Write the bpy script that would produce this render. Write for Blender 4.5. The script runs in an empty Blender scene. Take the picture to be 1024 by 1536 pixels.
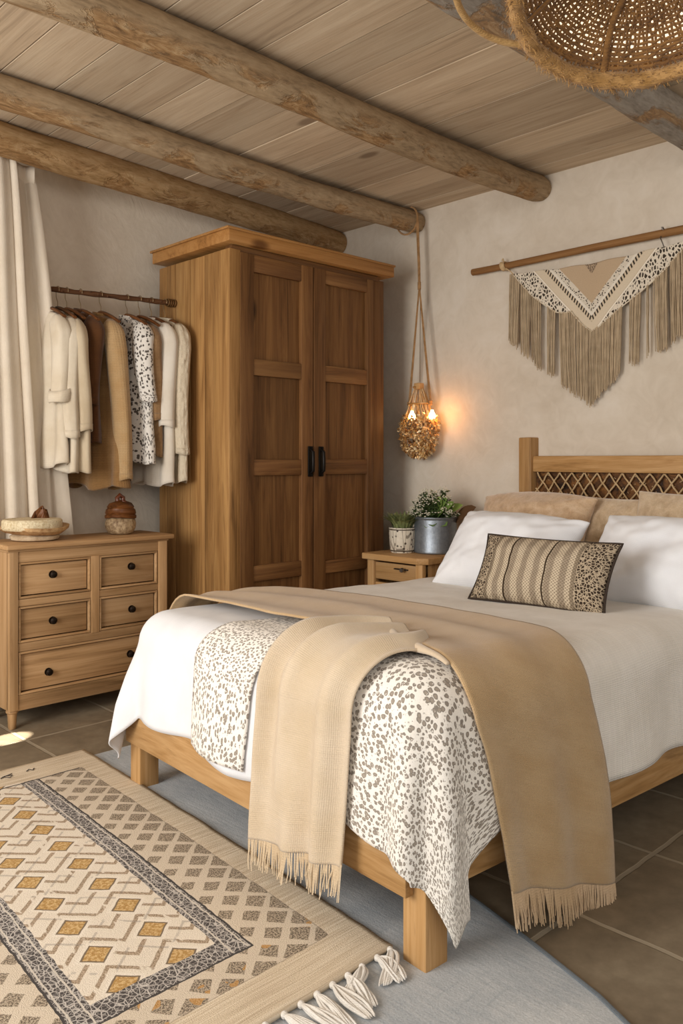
import bpy, bmesh, math, random
from mathutils import Vector, Matrix
from mathutils import noise as mnoise
random.seed(11)
PI = math.pi
sc = bpy.context.scene
col = sc.collection

# ------------------------------------------------------------------ node helpers
class X:
    """a float socket with arithmetic"""
    def __init__(s, t, k): s.t = t; s.k = k
    def _op(s, op, b=None, c=None):
        n = s.t.nodes.new('ShaderNodeMath'); n.operation = op
        for i, v in enumerate((s, b, c)):
            if v is None: continue
            if isinstance(v, X): s.t.links.new(v.k, n.inputs[i])
            else: n.inputs[i].default_value = v
        return X(s.t, n.outputs[0])
    def __add__(s, b): return s._op('ADD', b)
    __radd__ = __add__
    def __mul__(s, b): return s._op('MULTIPLY', b)
    __rmul__ = __mul__
    def __sub__(s, b): return s._op('SUBTRACT', b)
    def __rsub__(s, b): return (s * -1.0) + b
    def __truediv__(s, b): return s._op('DIVIDE', b)
    def __gt__(s, b): return s._op('GREATER_THAN', b)
    def __lt__(s, b): return s._op('LESS_THAN', b)
    def sin(s): return s._op('SINE')
    def floor(s): return s._op('FLOOR')
    def fract(s): return s._op('FRACT')
    def abs(s): return s._op('ABSOLUTE')
    def min(s, b): return s._op('MINIMUM', b)
    def max(s, b): return s._op('MAXIMUM', b)
    def pow(s, b): return s._op('POWER', b)
    def ping(s, b): return s._op('PINGPONG', b)
    def ss(s, a, b):
        n = s.t.nodes.new('ShaderNodeMapRange'); n.interpolation_type = 'SMOOTHSTEP'
        s.t.links.new(s.k, n.inputs[0]); n.inputs[1].default_value = a; n.inputs[2].default_value = b
        return X(s.t, n.outputs[0])
    def rng(s, a, b, c, d):
        n = s.t.nodes.new('ShaderNodeMapRange')
        s.t.links.new(s.k, n.inputs[0])
        for i, v in enumerate((a, b, c, d)): n.inputs[i + 1].default_value = v
        return X(s.t, n.outputs[0])

def srgb(c):
    if isinstance(c, str): c = [int(c[i:i + 2], 16) for i in (0, 2, 4)]
    o = []
    for v in c[:3]:
        v = v / 255.0
        o.append(v / 12.92 if v <= .04045 else ((v + .055) / 1.055) ** 2.4)
    return (*o, 1.0)

class M:
    """a material under construction"""
    def __init__(s, name, rough=.7, spec=.3):
        s.m = bpy.data.materials.new(name); s.m.use_nodes = True
        s.t = s.m.node_tree; s.b = s.t.nodes['Principled BSDF']
        s.b.inputs['Roughness'].default_value = rough
        s.b.inputs['Specular IOR Level'].default_value = spec
        s._tc = None
    def n(s, k): return s.t.nodes.new(k)
    def l(s, a, b): s.t.links.new(a, b)
    def tc(s, w='Object'):
        if s._tc is None: s._tc = s.n('ShaderNodeTexCoord')
        return s._tc.outputs[w]
    def xyz(s, w='Object', v=None):
        n = s.n('ShaderNodeSeparateXYZ'); s.l(v or s.tc(w), n.inputs[0])
        return [X(s.t, o) for o in n.outputs]
    def comb(s, x, y, z=0.0):
        n = s.n('ShaderNodeCombineXYZ')
        for i, v in enumerate((x, y, z)):
            if isinstance(v, X): s.l(v.k, n.inputs[i])
            else: n.inputs[i].default_value = v
        return n.outputs[0]
    def noise(s, vec, scale=5, detail=4, rough=.55, dist=0):
        n = s.n('ShaderNodeTexNoise'); s.l(vec, n.inputs['Vector'])
        n.inputs['Scale'].default_value = scale; n.inputs['Detail'].default_value = detail
        n.inputs['Roughness'].default_value = rough; n.inputs['Distortion'].default_value = dist
        return X(s.t, n.outputs[0])
    def noisecol(s, vec, scale=5, detail=2):
        n = s.n('ShaderNodeTexNoise'); s.l(vec, n.inputs['Vector'])
        n.inputs['Scale'].default_value = scale; n.inputs['Detail'].default_value = detail
        return n.outputs['Color']
    def vor(s, vec, scale=5, feature='F1', rnd=1.0):
        n = s.n('ShaderNodeTexVoronoi'); s.l(vec, n.inputs['Vector'])
        n.feature = feature
        n.inputs['Scale'].default_value = scale; n.inputs['Randomness'].default_value = rnd
        return X(s.t, n.outputs['Distance']), n
    def attr(s, name):
        n = s.n('ShaderNodeAttribute'); n.attribute_name = name; return X(s.t, n.outputs['Fac'])
    def orand(s):
        n = s.n('ShaderNodeObjectInfo'); return X(s.t, n.outputs['Random'])
    def mix(s, f, a, b, mode='MIX'):
        n = s.n('ShaderNodeMix'); n.data_type = 'RGBA'; n.blend_type = mode
        if isinstance(f, X): s.l(f.k, n.inputs[0])
        else: n.inputs[0].default_value = f
        for i, v in ((6, a), (7, b)):
            if isinstance(v, (tuple, list, str)): n.inputs[i].default_value = srgb(v)
            else: s.l(v, n.inputs[i])
        return n.outputs[2]
    def ramp(s, f, stops):
        n = s.n('ShaderNodeValToRGB'); s.l(f.k, n.inputs[0])
        e = n.color_ramp.elements
        while len(e) < len(stops): e.new(.5)
        for i, (p, c) in enumerate(stops): e[i].position = p; e[i].color = srgb(c)
        return n.outputs[0]
    def bright(s, c, f):
        """multiply a colour by a float socket"""
        n = s.n('ShaderNodeVectorMath'); n.operation = 'SCALE'
        s.l(c, n.inputs[0]); s.l(f.k, n.inputs[3]); return n.outputs[0]
    def base(s, c):
        if isinstance(c, (tuple, list, str)): s.b.inputs['Base Color'].default_value = srgb(c)
        else: s.l(c, s.b.inputs['Base Color'])
        return s
    def bump(s, h, strength=.3, dist=.01):
        n = s.n('ShaderNodeBump'); s.l(h.k, n.inputs['Height'])
        n.inputs['Strength'].default_value = strength; n.inputs['Distance'].default_value = dist
        s.l(n.outputs[0], s.b.inputs['Normal']); return s
    def addv(s, a, b):
        n = s.n('ShaderNodeVectorMath'); n.operation = 'ADD'; s.l(a, n.inputs[0])
        if isinstance(b, tuple): n.inputs[1].default_value = b
        else: s.l(b, n.inputs[1])
        return n.outputs[0]

_w = {}
WOODS = {
    'oak':      ('76522f', 'b48a58', 'c9a272', .5),
    'bedoak':   ('6f4d2a', 'ad8453', 'c9a272', .5),
    'dresser':  ('6a4c2c', 'a8835a', 'c19d74', .6),
    'wardrobe': ('34200f', '704c2c', '8c653d', .5),
    'wardside_lit': ('4c3219', '956d40', 'b88f5a', .5),  # wardrobe wood again, lighter to paint the daylight on its left side
    'panel':    ('33200f', '684627', '876139', .5),
    'cornice':  ('684220', 'a57440', 'b98a54', .45),
    'dark':     ('1d120b', '402a16', '5a3e22', .6),
    'stick':    ('4a2f1a', '7e5833', '9a7348', .7),
    'redstick': ('2a150c', '52341f', '6b482d', .7),
    'plank':    ('94806a', 'bfaa90', 'd2c1a8', .8),
    'brown':    ('20130b', '583317', '80502a', .4),
}
def wood(kind, ax='Z'):
    if (kind, ax) in _w: return _w[kind, ax]
    d, m_, l_, rough = WOODS[kind]
    m = M(kind + '_wood_' + ax, rough, .25)
    x, y, z = m.xyz()
    off = m.attr('rnd') * 13.7 + m.orand() * 5.3
    c = {'X': x, 'Y': y, 'Z': z}; st = .07
    v = m.comb(*[(c[a] * (st if a == ax else 1.0)) + off for a in 'XYZ'])
    v2 = m.comb(*[(c[a] * (.012 if a == ax else 1.0)) + off for a in 'XYZ'])
    n1 = m.noise(v, 17, 6, .62, 1.2)
    n2 = m.noise(v2, 130, 3, .6)
    n3 = m.noise(v, 5, 3, .5, .6)
    dk = m.noise(v, 9, 5, .7, 2.2).ss(.60, .72)
    f = n1 * .6 + n2 * .25 + n3 * .28 - .06
    cc = m.ramp(f, [(.27, d), (.46, m_), (.66, l_)])
    cc = m.mix(dk * .45, cc, d)
    tint = (m.attr('rnd') - .5) * .34 + (m.orand() - .5) * .12 + 1.0
    # sparse knots
    kd, kn = m.vor(m.comb(*[(c[a] * (.45 if a == ax else 1.0)) + off for a in 'XYZ']), 2.1)
    cc = m.mix(1.0 - kd.ss(.035, .085), cc, d)
    cc = m.bright(cc, tint)
    m.base(cc).bump(n1 * .5 + n2 * .5 - dk * .3, .25, .004)
    _w[kind, ax] = m.m
    return m.m

def plain(name, c, rough=.6, metal=0, spec=.3, var=.12, scale=40, bump=.1):
    m = M(name, rough, spec); m.b.inputs['Metallic'].default_value = metal
    n = m.noise(m.tc(), scale, 3)
    m.base(m.bright(m.mix(.0, c, c), n * (2 * var) + (1 - var)))
    if bump: m.bump(n, bump, .003)
    return m.m

def fabric(name, c, c2=None, weave=650, rough=.95, bump=.25, blot=7, uv=True, var=.10, sheen=.2, slub=0):
    m = M(name, rough, .1)
    m.b.inputs['Sheen Weight'].default_value = sheen
    co = m.tc('UV' if uv else 'Object')
    x, y, z = m.xyz(v=co)
    if not uv: x = x + y * .7
    yy = y if uv else z
    wv = (x * weave).sin() * .5 + (yy * weave).sin() * .5
    n = m.noise(co, blot, 4)
    nf = m.noise(co, 260, 2)
    cc = m.mix(n.ss(.3, .7), c, c2 or c)
    f = (n - .5) * var + (nf - .5) * var * 2.2 + wv * .04 + 1.0
    h = wv * .5 + nf * .5
    if slub:
        s1 = m.noise(m.comb(x * 4.0, yy * 170.0, 0), 1.0, 2); f = f + (s1 - .5) * slub; h = h + s1 * .8
    m.base(m.bright(cc, f)).bump(h, bump, .0025)
    return m.m

# ------------------------------------------------------------------ mesh helpers
class MB:
    def __init__(s):
        s.bm = bmesh.new(); s.r = s.bm.faces.layers.float.new('rnd'); s.uv = s.bm.loops.layers.uv.new('UVMap')
    def _tag(s, fs, rv=None):
        rv = random.random() if rv is None else rv
        for f in fs: f[s.r] = rv
    def box(s, c, size, bev=.004, rot=None, seg=2, rv=None):
        t = bmesh.new(); bmesh.ops.create_cube(t, size=1.0)
        for v in t.verts: v.co = Vector((v.co.x * size[0], v.co.y * size[1], v.co.z * size[2]))
        if bev: bmesh.ops.bevel(t, geom=t.edges[:], offset=min(bev, min(size) * .45), segments=seg, affect='EDGES', profile=.5)
        s.merge(t, c, rot, rv); return s
    def merge(s, t, c=(0, 0, 0), rot=None, rv=None):
        mp = {}
        for v in t.verts:
            p = v.co.copy()
            if rot is not None: p = rot @ p
            mp[v] = s.bm.verts.new(p + Vector(c))
        fs = []
        for f in t.faces:
            try: fs.append(s.bm.faces.new([mp[v] for v in f.verts]))
            except ValueError: pass
        s._tag(fs, rv); t.free()
    def tube(s, pts, r, seg=8, closed=False, caps=True, rv=None, sq=1.0):
        pts = [Vector(p) for p in pts]; n = len(pts); rings = []; up = None
        for i, p in enumerate(pts):
            if closed: d = pts[(i + 1) % n] - pts[i - 1]
            else: d = pts[min(i + 1, n - 1)] - pts[max(i - 1, 0)]
            if d.length < 1e-9: d = Vector((0, 0, 1))
            d.normalize()
            if up is None:
                a = Vector((0, 0, 1)) if abs(d.z) < .9 else Vector((1, 0, 0))
                up = (a - d * a.dot(d)).normalized()
            else:
                up = up - d * up.dot(d)
                up = up.normalized() if up.length > 1e-6 else Vector((1, 0, 0))
            sd = d.cross(up); rr = r(i / max(1, n - 1)) if callable(r) else r
            rings.append([s.bm.verts.new(p + up * math.cos(2 * PI * k / seg) * rr * sq + sd * math.sin(2 * PI * k / seg) * rr) for k in range(seg)])
        fs = []
        for i in range(n if closed else n - 1):
            a, b = rings[i], rings[(i + 1) % n]
            for k in range(seg):
                try: fs.append(s.bm.faces.new((a[k], a[(k + 1) % seg], b[(k + 1) % seg], b[k])))
                except ValueError: pass
        if caps and not closed and seg > 2:
            fs.append(s.bm.faces.new(rings[0][::-1])); fs.append(s.bm.faces.new(rings[-1]))
        s._tag(fs, rv); return s
    def lathe(s, prof, c=(0, 0, 0), seg=32, rot=None, fn=None, sx=1, sy=1, rv=None):
        rings = []
        for (r, z) in prof:
            ring = []
            for k in range(seg):
                a = 2 * PI * k / seg; rr, zz = (r, z) if fn is None else fn(r, z, a)
                p = Vector((rr * math.cos(a) * sx, rr * math.sin(a) * sy, zz))
                if rot is not None: p = rot @ p
                ring.append(s.bm.verts.new(p + Vector(c)))
            rings.append(ring)
        fs = []
        for i in range(len(rings) - 1):
            for k in range(seg):
                fs.append(s.bm.faces.new((rings[i][k], rings[i][(k + 1) % seg], rings[i + 1][(k + 1) % seg], rings[i + 1][k])))
        if prof[0][0] > 1e-5: fs.append(s.bm.faces.new(rings[0][::-1]))
        if prof[-1][0] > 1e-5: fs.append(s.bm.faces.new(rings[-1]))
        s._tag(fs, rv); return s
    def grid(s, fn, nu, nv, uvf=None, wrap=False, rv=None):
        vs = [[s.bm.verts.new(fn(i / nu, j / nv)) for j in range(nv + (0 if wrap else 1))] for i in range(nu + 1)]
        fs = []
        nj = nv
        for i in range(nu):
            for j in range(nj):
                j2 = (j + 1) % nv if wrap else j + 1
                f = s.bm.faces.new((vs[i][j], vs[i + 1][j], vs[i + 1][j2], vs[i][j2]))
                for lp, (a, b) in zip(f.loops, ((i, j), (i + 1, j), (i + 1, j + 1), (i, j + 1))):
                    lp[s.uv].uv = uvf(a / nu, b / nv) if uvf else (a / nu, b / nv)
                fs.append(f)
        s._tag(fs, rv); return vs
    def prism(s, poly, z0, z1, bev=0):
        t = bmesh.new()
        a = [t.verts.new((x, y, z0)) for x, y in poly]; b = [t.verts.new((x, y, z1)) for x, y in poly]
        n = len(poly); t.faces.new(a[::-1]); t.faces.new(b)
        for i in range(n): t.faces.new((a[i], a[(i + 1) % n], b[(i + 1) % n], b[i]))
        if bev: bmesh.ops.bevel(t, geom=t.edges[:], offset=bev, segments=2, affect='EDGES', profile=.5)
        s.merge(t); return s
    def leaf(s, base, d, n, L, W, curl=.2, rv=None, nseg=4):
        d = Vector(d).normalized(); n = Vector(n); n = (n - d * n.dot(d)).normalized(); sd = d.cross(n); base = Vector(base)
        rows = []
        for i in range(nseg + 1):
            t = i / nseg; w = W * math.sin(PI * (t * .86 + .09)) ** .8 * (1 if i < nseg else .12)
            c = base + d * L * t - n * curl * L * t * t
            rows.append((s.bm.verts.new(c - sd * w + n * w * .25), s.bm.verts.new(c), s.bm.verts.new(c + sd * w + n * w * .25)))
        fs = []
        for a, b in zip(rows, rows[1:]):
            fs.append(s.bm.faces.new((a[0], a[1], b[1], b[0]))); fs.append(s.bm.faces.new((a[1], a[2], b[2], b[1])))
        s._tag(fs, rv)
    def build(s, name, mat, parent=None, smooth=True, solid=0, sub=0, angle=40, recalc=True):
        if recalc: bmesh.ops.recalc_face_normals(s.bm, faces=s.bm.faces[:])
        me = bpy.data.meshes.new(name); s.bm.to_mesh(me); s.bm.free()
        if parent is not None:
            w = wloc(parent); me.transform(Matrix.Translation(-w))
        o = bpy.data.objects.new(name, me); col.objects.link(o)
        if mat: me.materials.append(mat)
        if parent is not None: o.parent = parent
        if smooth:
            me.polygons.foreach_set('use_smooth', [True] * len(me.polygons))
            try: me.set_sharp_from_angle(angle=math.radians(angle))
            except Exception: pass
        if sub: md = o.modifiers.new('sub', 'SUBSURF'); md.levels = sub; md.render_levels = sub
        if solid: md = o.modifiers.new('solid', 'SOLIDIFY'); md.thickness = solid; md.offset = 0
        return o

def wloc(o):
    v = Vector((0, 0, 0))
    while o is not None: v += Vector(o.location); o = o.parent
    return v
def tag(o, label, cat, group=None, kind=None):
    o['label'] = label; o['category'] = cat
    if group: o['group'] = group
    if kind: o['kind'] = kind
    return o
def thing(name, label, cat, loc, group=None):
    o = bpy.data.objects.new(name, None); o.empty_display_size = .1; col.objects.link(o); o.location = loc
    return tag(o, label, cat, group)
def struct(name, mb, mat, **k):
    o = mb.build(name, mat, **k); o['kind'] = 'structure'; return o
def lerp(a, b, t): return a + (b - a) * t
def poly_at(pts, t):
    """point at parameter t on a smooth curve through pts (Catmull-Rom)"""
    n = len(pts) - 1; x = min(max(t, 0), 1) * n; i = min(int(x), n - 1); f = x - i
    P = [Vector((*pts[max(0, min(n, j))], 0)[:3]) for j in (i - 1, i, i + 1, i + 2)]
    return .5 * ((2 * P[1]) + (P[2] - P[0]) * f + (2 * P[0] - 5 * P[1] + 4 * P[2] - P[3]) * f * f + (3 * P[1] - P[0] - 3 * P[2] + P[3]) * f ** 3)
def nz(x, y, z=0.0): return mnoise.noise(Vector((x, y, z)))

XW, YW, ZC = 4.0, 4.28, 2.765

# ------------------------------------------------------------------ setting
def mat_plaster():
    m = M('plaster', .92, .15)
    co = m.tc()
    n1 = m.noise(co, 2.2, 5, .6, .8); n2 = m.noise(co, 9, 6, .65, 1.5); n3 = m.noise(co, 60, 3)
    cc = m.ramp(n1 * .6 + n2 * .4, [(.3, 'c9bba8'), (.55, 'd8ccbb'), (.75, 'e0d6c8')])
    m.base(cc).bump(n1 * .6 + n2 * 1.0 + n3 * .12, .2, .012)
    return m.m
def mat_plaster_rough():
    m = M('trowelled_plaster', .92, .15)
    co = m.tc(); x, y, z = m.xyz()
    sw = m.noise(m.comb(x * 2.0 + z * 1.2, y, z * 1.1 - x * .8), 4.5, 5, .6, 2.2)
    n2 = m.noise(co, 14, 6, .65, 1.2)
    cc = m.ramp(sw * .6 + n2 * .4, [(.3, 'decfba'), (.55, 'e8dac6'), (.75, 'eee2d1')])
    m.base(cc).bump(sw * 1.0 + n2 * .4, .22, .016)
    return m.m
PL, PLR = mat_plaster(), mat_plaster_rough()

def mat_tile():
    m = M('stone_tile', .55, .35)
    x, y, z = m.xyz()
    gx = (x - 1.98) / .468; gy = (y - 1.16) / .468
    wob = (m.noise(m.tc(), 7, 3) - .5) * .03
    ex = ((gx + wob).fract() - .5).abs(); ey = ((gy + wob).fract() - .5).abs()
    g = ex.max(ey).ss(.480, .488)
    n1 = m.noise(m.tc(), 3.3, 6, .62, .7); n2 = m.noise(m.tc(), 22, 5, .6)
    wn = m.n('ShaderNodeTexWhiteNoise'); m.l(m.comb(gx.floor(), gy.floor()), wn.inputs['Vector'])
    tv = X(m.t, wn.outputs['Value'])
    cc = m.ramp(n1 * .65 + n2 * .35, [(.3, '665a49'), (.5, '7f715d'), (.7, '958872')])
    cc = m.bright(cc, tv * .22 + .88)
    cc = m.mix(g * .8, cc, 'a09480')
    m.base(cc).bump(n1 * .3 + n2 * .2 - g * .9, .4, .006)
    return m.m
b = MB(); b.box((.9, 1.4, -.05), (6.4, 6.0, .1), 0); struct('floor', b, mat_tile(), smooth=False)
b = MB(); b.box((.9, YW + .06, 1.4), (6.4, .12, 2.9), 0); struct('wall_left', b, PLR, smooth=False)
b = MB(); b.box((XW + .06, 1.3, 1.4), (.12, 6.0, 2.9), 0); struct('wall_right', b, PL, smooth=False)
# planked ceiling
b = MB(); xx = 4.06; wds = [.21, .2, .23, .19, .22, .21, .2, .18, .22, .21]
i = 0
while xx > -1.2:
    w = wds[i % len(wds)]; i += 1
    b.box((xx - w / 2, 1.5, ZC + .012 + random.random() * .003), (w - .005, 5.6, .024), .0012)
    xx -= w
struct('ceiling', b, wood('plank', 'Y'), smooth=False)
b = MB(); b.box((1.4, 1.5, ZC + .04), (5.5, 5.7, .02), 0); struct('ceiling', b, wood('dark', 'Y'), smooth=False)

# log beams
def mat_log(name, a, bb, c, patch):
    m = M(name, .85, .15)
    x, y, z = m.xyz()
    v = m.comb(x * .25, y, z)
    n1 = m.noise(v, 16, 6, .65, 1.0); n2 = m.noise(m.tc(), 6, 4, .6, .5); n3 = m.noise(v, 90, 3)
    cc = m.ramp(n1 * .6 + n3 * .4, [(.3, a), (.5, bb), (.7, c)])
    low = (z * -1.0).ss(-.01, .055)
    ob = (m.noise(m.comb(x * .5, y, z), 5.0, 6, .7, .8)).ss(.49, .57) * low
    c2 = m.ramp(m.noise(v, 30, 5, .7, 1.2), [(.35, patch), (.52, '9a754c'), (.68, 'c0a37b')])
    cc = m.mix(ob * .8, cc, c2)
    fl = m.noise(v, 38, 6, .75, 2.0).ss(.62, .70)
    cc = m.mix(fl * .6, cc, '4a3420')
    m.base(cc).bump(n1 * .7 + n2 * .5 - ob * .5 - fl * .3, .6, .012)
    return m.m
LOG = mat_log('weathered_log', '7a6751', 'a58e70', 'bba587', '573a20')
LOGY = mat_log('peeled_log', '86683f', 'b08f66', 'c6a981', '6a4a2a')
LOGG = mat_log('grey_log', '7a7268', '9a9288', 'b0a99f', '6a5a48')
def log_beam(p0, p1, r0, r1, label, mat, seed):
    p0, p1 = Vector(p0), Vector(p1); L = (p1 - p0).length; ang = math.atan2(p1.y - p0.y, p1.x - p0.x)
    b = MB(); n = 90; sg = 28
    def fn(u, v):
        a = 2 * PI * v; r = lerp(r0, r1, u)
        r *= 1 + .09 * nz(u * L * 2.2 + seed, math.cos(a) * .7, math.sin(a) * .7) + .045 * nz(u * L * 9 + seed, math.cos(a) * 1.8, math.sin(a) * 1.8)
        if u > .988: r *= 1 - (u - .988) / .012 * .16
        wob = .012 * math.sin(u * L * 1.7 + seed); wz = .008 * math.sin(u * L * 2.3 + seed * 2)
        return Vector((u * L, math.cos(a) * r + wob, math.sin(a) * r + wz))
    vs = b.grid(fn, n, sg, wrap=True)
    b.bm.faces.new(vs[0]); b.bm.faces.new(vs[-1])
    o = b.build('ceiling_beam', mat, angle=60)
    o.location = p0; o.rotation_euler.z = ang
    o.rotation_euler.y = -math.asin((p1.z - p0.z) / L)
    tag(o, label, 'beam', 'log beams under the plank ceiling'); return o
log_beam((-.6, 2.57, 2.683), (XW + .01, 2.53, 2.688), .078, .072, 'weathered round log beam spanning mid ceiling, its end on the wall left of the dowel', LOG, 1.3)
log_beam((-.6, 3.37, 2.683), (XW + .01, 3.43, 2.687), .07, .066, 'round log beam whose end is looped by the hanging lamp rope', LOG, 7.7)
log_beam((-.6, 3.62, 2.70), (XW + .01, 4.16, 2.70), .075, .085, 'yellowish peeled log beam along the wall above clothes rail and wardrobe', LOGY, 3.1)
log_beam((-.6, 1.61, 2.69), (XW + .01, 1.61, 2.69), .085, .085, 'grey log beam passing behind the woven pendant shade', LOGG, 5.2)

# ------------------------------------------------------------------ wardrobe
IRON = plain('black_iron', '17130f', .45, .6, .4, .2, 90, .2)
SX, FY, BY = 2.534, 3.43, 4.10
WR = 3.69
wd = thing('wardrobe', 'tall brown wooden two-door wardrobe with black handles in the room corner', 'wardrobe', (3.1, 3.77, 0))
# left side of vertical boards
b = MB(); edges = [3.57, 3.655, 3.79, 3.93, 4.02, BY]
for a, c in zip(edges, edges[1:]):
    b.box((SX + .016 + random.random() * .003, (a + c) / 2, 1.15), (.025, c - a - .003, 2.26), .003)
b.box((SX + .030, (3.5 + BY) / 2, 1.15), (.012, BY - 3.5, 2.26), 0)
b.build('side_panel', wood('wardside_lit', 'Z'), wd)
b = MB(); b.box((SX + .036, FY + .07, 1.15), (.072, .14, 2.26), .005); b.build('corner_stile', wood('wardside_lit', 'Z'), wd)
b = MB(); b.box((WR - .048, FY + .035, 1.15), (.10, .05, 2.26), .004); b.build('corner_stile', wood('wardrobe', 'Z'), wd)
b = MB(); b.box((WR - .014, (FY + BY) / 2 + .02, 1.15), (.025, BY - FY - .08, 2.26), .003); b.build('side_panel', wood('dark', 'Z'), wd)
b = MB(); b.box((3.1, BY - .01, 1.15), (1.1, .015, 2.26), 0); b.build('back_panel', wood('dark', 'Z'), wd)
b = MB(); b.box((3.1, FY + .06, .06), (1.1, .03, .12), .003); b.build('plinth', wood('wardrobe', 'X'), wd)
b = MB(); b.box((3.1, FY + .03, 2.285), (1.1, .05, .03), .003); b.build('face_rail', wood('wardrobe', 'X'), wd)
b = MB()
b.box((3.12, (FY + BY) / 2 - .01, 2.335), (WR - SX + .075, BY - FY + .055, .062), .006)
b.box((3.12, (FY + BY) / 2 - .005, 2.372), (WR - SX + .095, BY - FY + .07, .014), .005)
b.build('cornice', wood('cornice', 'X'), wd)
def wdoor(x0, x1, railz, pan_in, hx):
    b = MB(); yc = FY + .012; T = .03
    b.box(((x0 + pan_in[0]) / 2, yc, 1.195), (pan_in[0] - x0, T, 2.15), .004)
    d = b; d.box(((x1 + pan_in[1]) / 2, yc, 1.195), (x1 - pan_in[1], T, 2.15), .004)
    o = d.build('door', wood('wardrobe', 'Z'), wd)
    for (z0, z1) in railz:
        b = MB(); b.box(((pan_in[0] + pan_in[1]) / 2, yc + .002, (z0 + z1) / 2), (pan_in[1] - pan_in[0] + .002, T - .002, z1 - z0), .004); b.build('rail', wood('wardrobe', 'X'), o)
    b = MB(); wch = (pan_in[1] - pan_in[0]) / 3
    zs = [railz[0][1]] ;
    for (a, c) in zip(railz, railz[1:]):
        b.box(((pan_in[0] + pan_in[1]) / 2, yc + .016, (a[1] + c[0]) / 2), (pan_in[1] - pan_in[0] + .01, .012, c[0] - a[1] + .01), .0)
        # bead round the sunken panel
    b.build('panel', wood('panel', 'Z'), o)
    b = MB(); b.box((hx, FY - .010, 1.192), (.036, .008, .168), .004)
    b.tube([(hx, FY - .012, 1.125), (hx, FY - .034, 1.14), (hx, FY - .036, 1.19), (hx, FY - .034, 1.245), (hx, FY - .012, 1.26)], .009, 8, sq=.7)
    for zz in (1.118, 1.266): b.lathe([(.0, -.012), (.006, -.012), (.007, -.002), (.007, 0)], (hx, FY - .014, zz), 10, Matrix.Rotation(-PI / 2, 3, 'X'))
    b.build('handle', IRON, o)
    return o
wdoor(2.602, 3.104, [(.12, .22), (.565, .648), (1.118, 1.202), (1.642, 1.728), (2.18, 2.27)], (2.69, 3.022), 3.078)
wdoor(3.110, 3.588, [(.12, .22), (.560, .632), (1.118, 1.204), (1.642, 1.732), (2.192, 2.27)], (3.20, 3.538), 3.158)
for o in wd.children:
    if o.name.startswith('rail'): pass

# ------------------------------------------------------------------ dresser
DX0, DX1, DFY, DBY = 1.505, 2.312, 3.66, 3.93
dr = thing('dresser', 'honey wooden dresser with five drawers and round dark knobs left of the wardrobe', 'dresser', ((DX0 + DX1) / 2, 3.8, 0))
b = MB(); b.box(((DX0 + DX1) / 2 + .006, 3.80, .812), (DX1 - DX0 + .05, .33, .024), .008, seg=3); b.box(((DX0 + DX1) / 2, 3.803, .796), (DX1 - DX0 + .015, .30, .012), .004)
b.build('top', wood('dresser', 'X'), dr)
for x in (DX0 + .009, DX1 - .009):
    b = MB(); b.box((x, 3.80, .44), (.018, .26, .705), .002); b.build('side_panel', wood('dresser', 'Z'), dr)
b = MB(); b.box(((DX0 + DX1) / 2, DBY - .005, .44), (DX1 - DX0, .01, .70), 0); b.build('back_panel', wood('dresser', 'Z'), dr)
b = MB()
for x in (DX0 + .021, DX1 - .025): b.box((x, DFY + .012, .44), (.042 if x < 2 else .05, .034, .71), .005)
b.box((1.918, DFY + .0125, .561), (.043, .029, .366), .003)
fb = MB()
for (z0, z1) in ((.742, .79), (.545, .577), (.344, .382), (.082, .150)):
    fb.box(((DX0 + DX1) / 2 - .002, DFY + .014, (z0 + z1) / 2), (DX1 - DX0 - .085, .026, z1 - z0), .003)
fb.build('face_frame', wood('dresser', 'X'), dr)
b.build('face_frame', wood('dresser', 'Z'), dr)
KN = plain('bronze_knob', '2b211a', .35, .7, .5, .2, 60, .1)
def drawer(x0, x1, z0, z1, knobs):
    b = MB(); xc, zc = (x0 + x1) / 2, (z0 + z1) / 2
    b.box((xc, DFY + .022, zc), (x1 - x0 - .030, .016, z1 - z0 - .030), .003, rv=random.random())
    o = b.build('drawer', wood('dresser', 'X'), dr)
    b = MB(); e = .006   # bead moulding round the front
    for (cx, cz, sx_, sz_) in ((xc, z0 + e, x1 - x0, .010), (xc, z1 - e, x1 - x0, .010), (x0 + e, zc, .010, z1 - z0), (x1 - e, zc, .010, z1 - z0)):
        b.box((cx, DFY + .010, cz), (sx_, .022, sz_), .004)
    b.build('moulding', wood('dresser', 'X'), o)
    for kx, kz in knobs:
        b = MB(); R = Matrix.Rotation(PI / 2, 3, 'X')
        b.lathe([(.0, .022), (.010, .022), (.0155, .018), (.016, .013), (.010, .008), (.007, .004), (.009, 0)], (kx, DFY + .014, kz), 20, R)
        b.lathe([(.018, .002), (.018, 0)], (kx, DFY + .014, kz), 20, R)
        b.build('knob', KN, o)
drawer(1.549, 1.896, .578, .742, [(1.712, .675)])
drawer(1.940, 2.258, .578, .742, [(2.115, .676)])
drawer(1.549, 1.896, .382, .544, [(1.712, .463)])
drawer(1.940, 2.258, .382, .544, [(2.118, .465)])
drawer(1.549, 2.258, .150, .343, [(1.692, .230), (2.110, .245)])
for x in (DX0 + .026, DX1 - .026):
    for y in (DFY + .028, DBY - .03):
        b = MB(); b.lathe([(.014, 0), (.017, .006), (.021, .07), (.027, .076), (.027, .082), (.022, .088), (.024, .094)], (x, y, 0), 16)
        b.build('leg', wood('dresser', 'Z'), dr)
b = MB(); b.box(((DX0 + DX1) / 2, 3.80, .09), (DX1 - DX0 - .02, .24, .015), 0); b.build('bottom_panel', wood('dresser', 'X'), dr)

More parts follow.
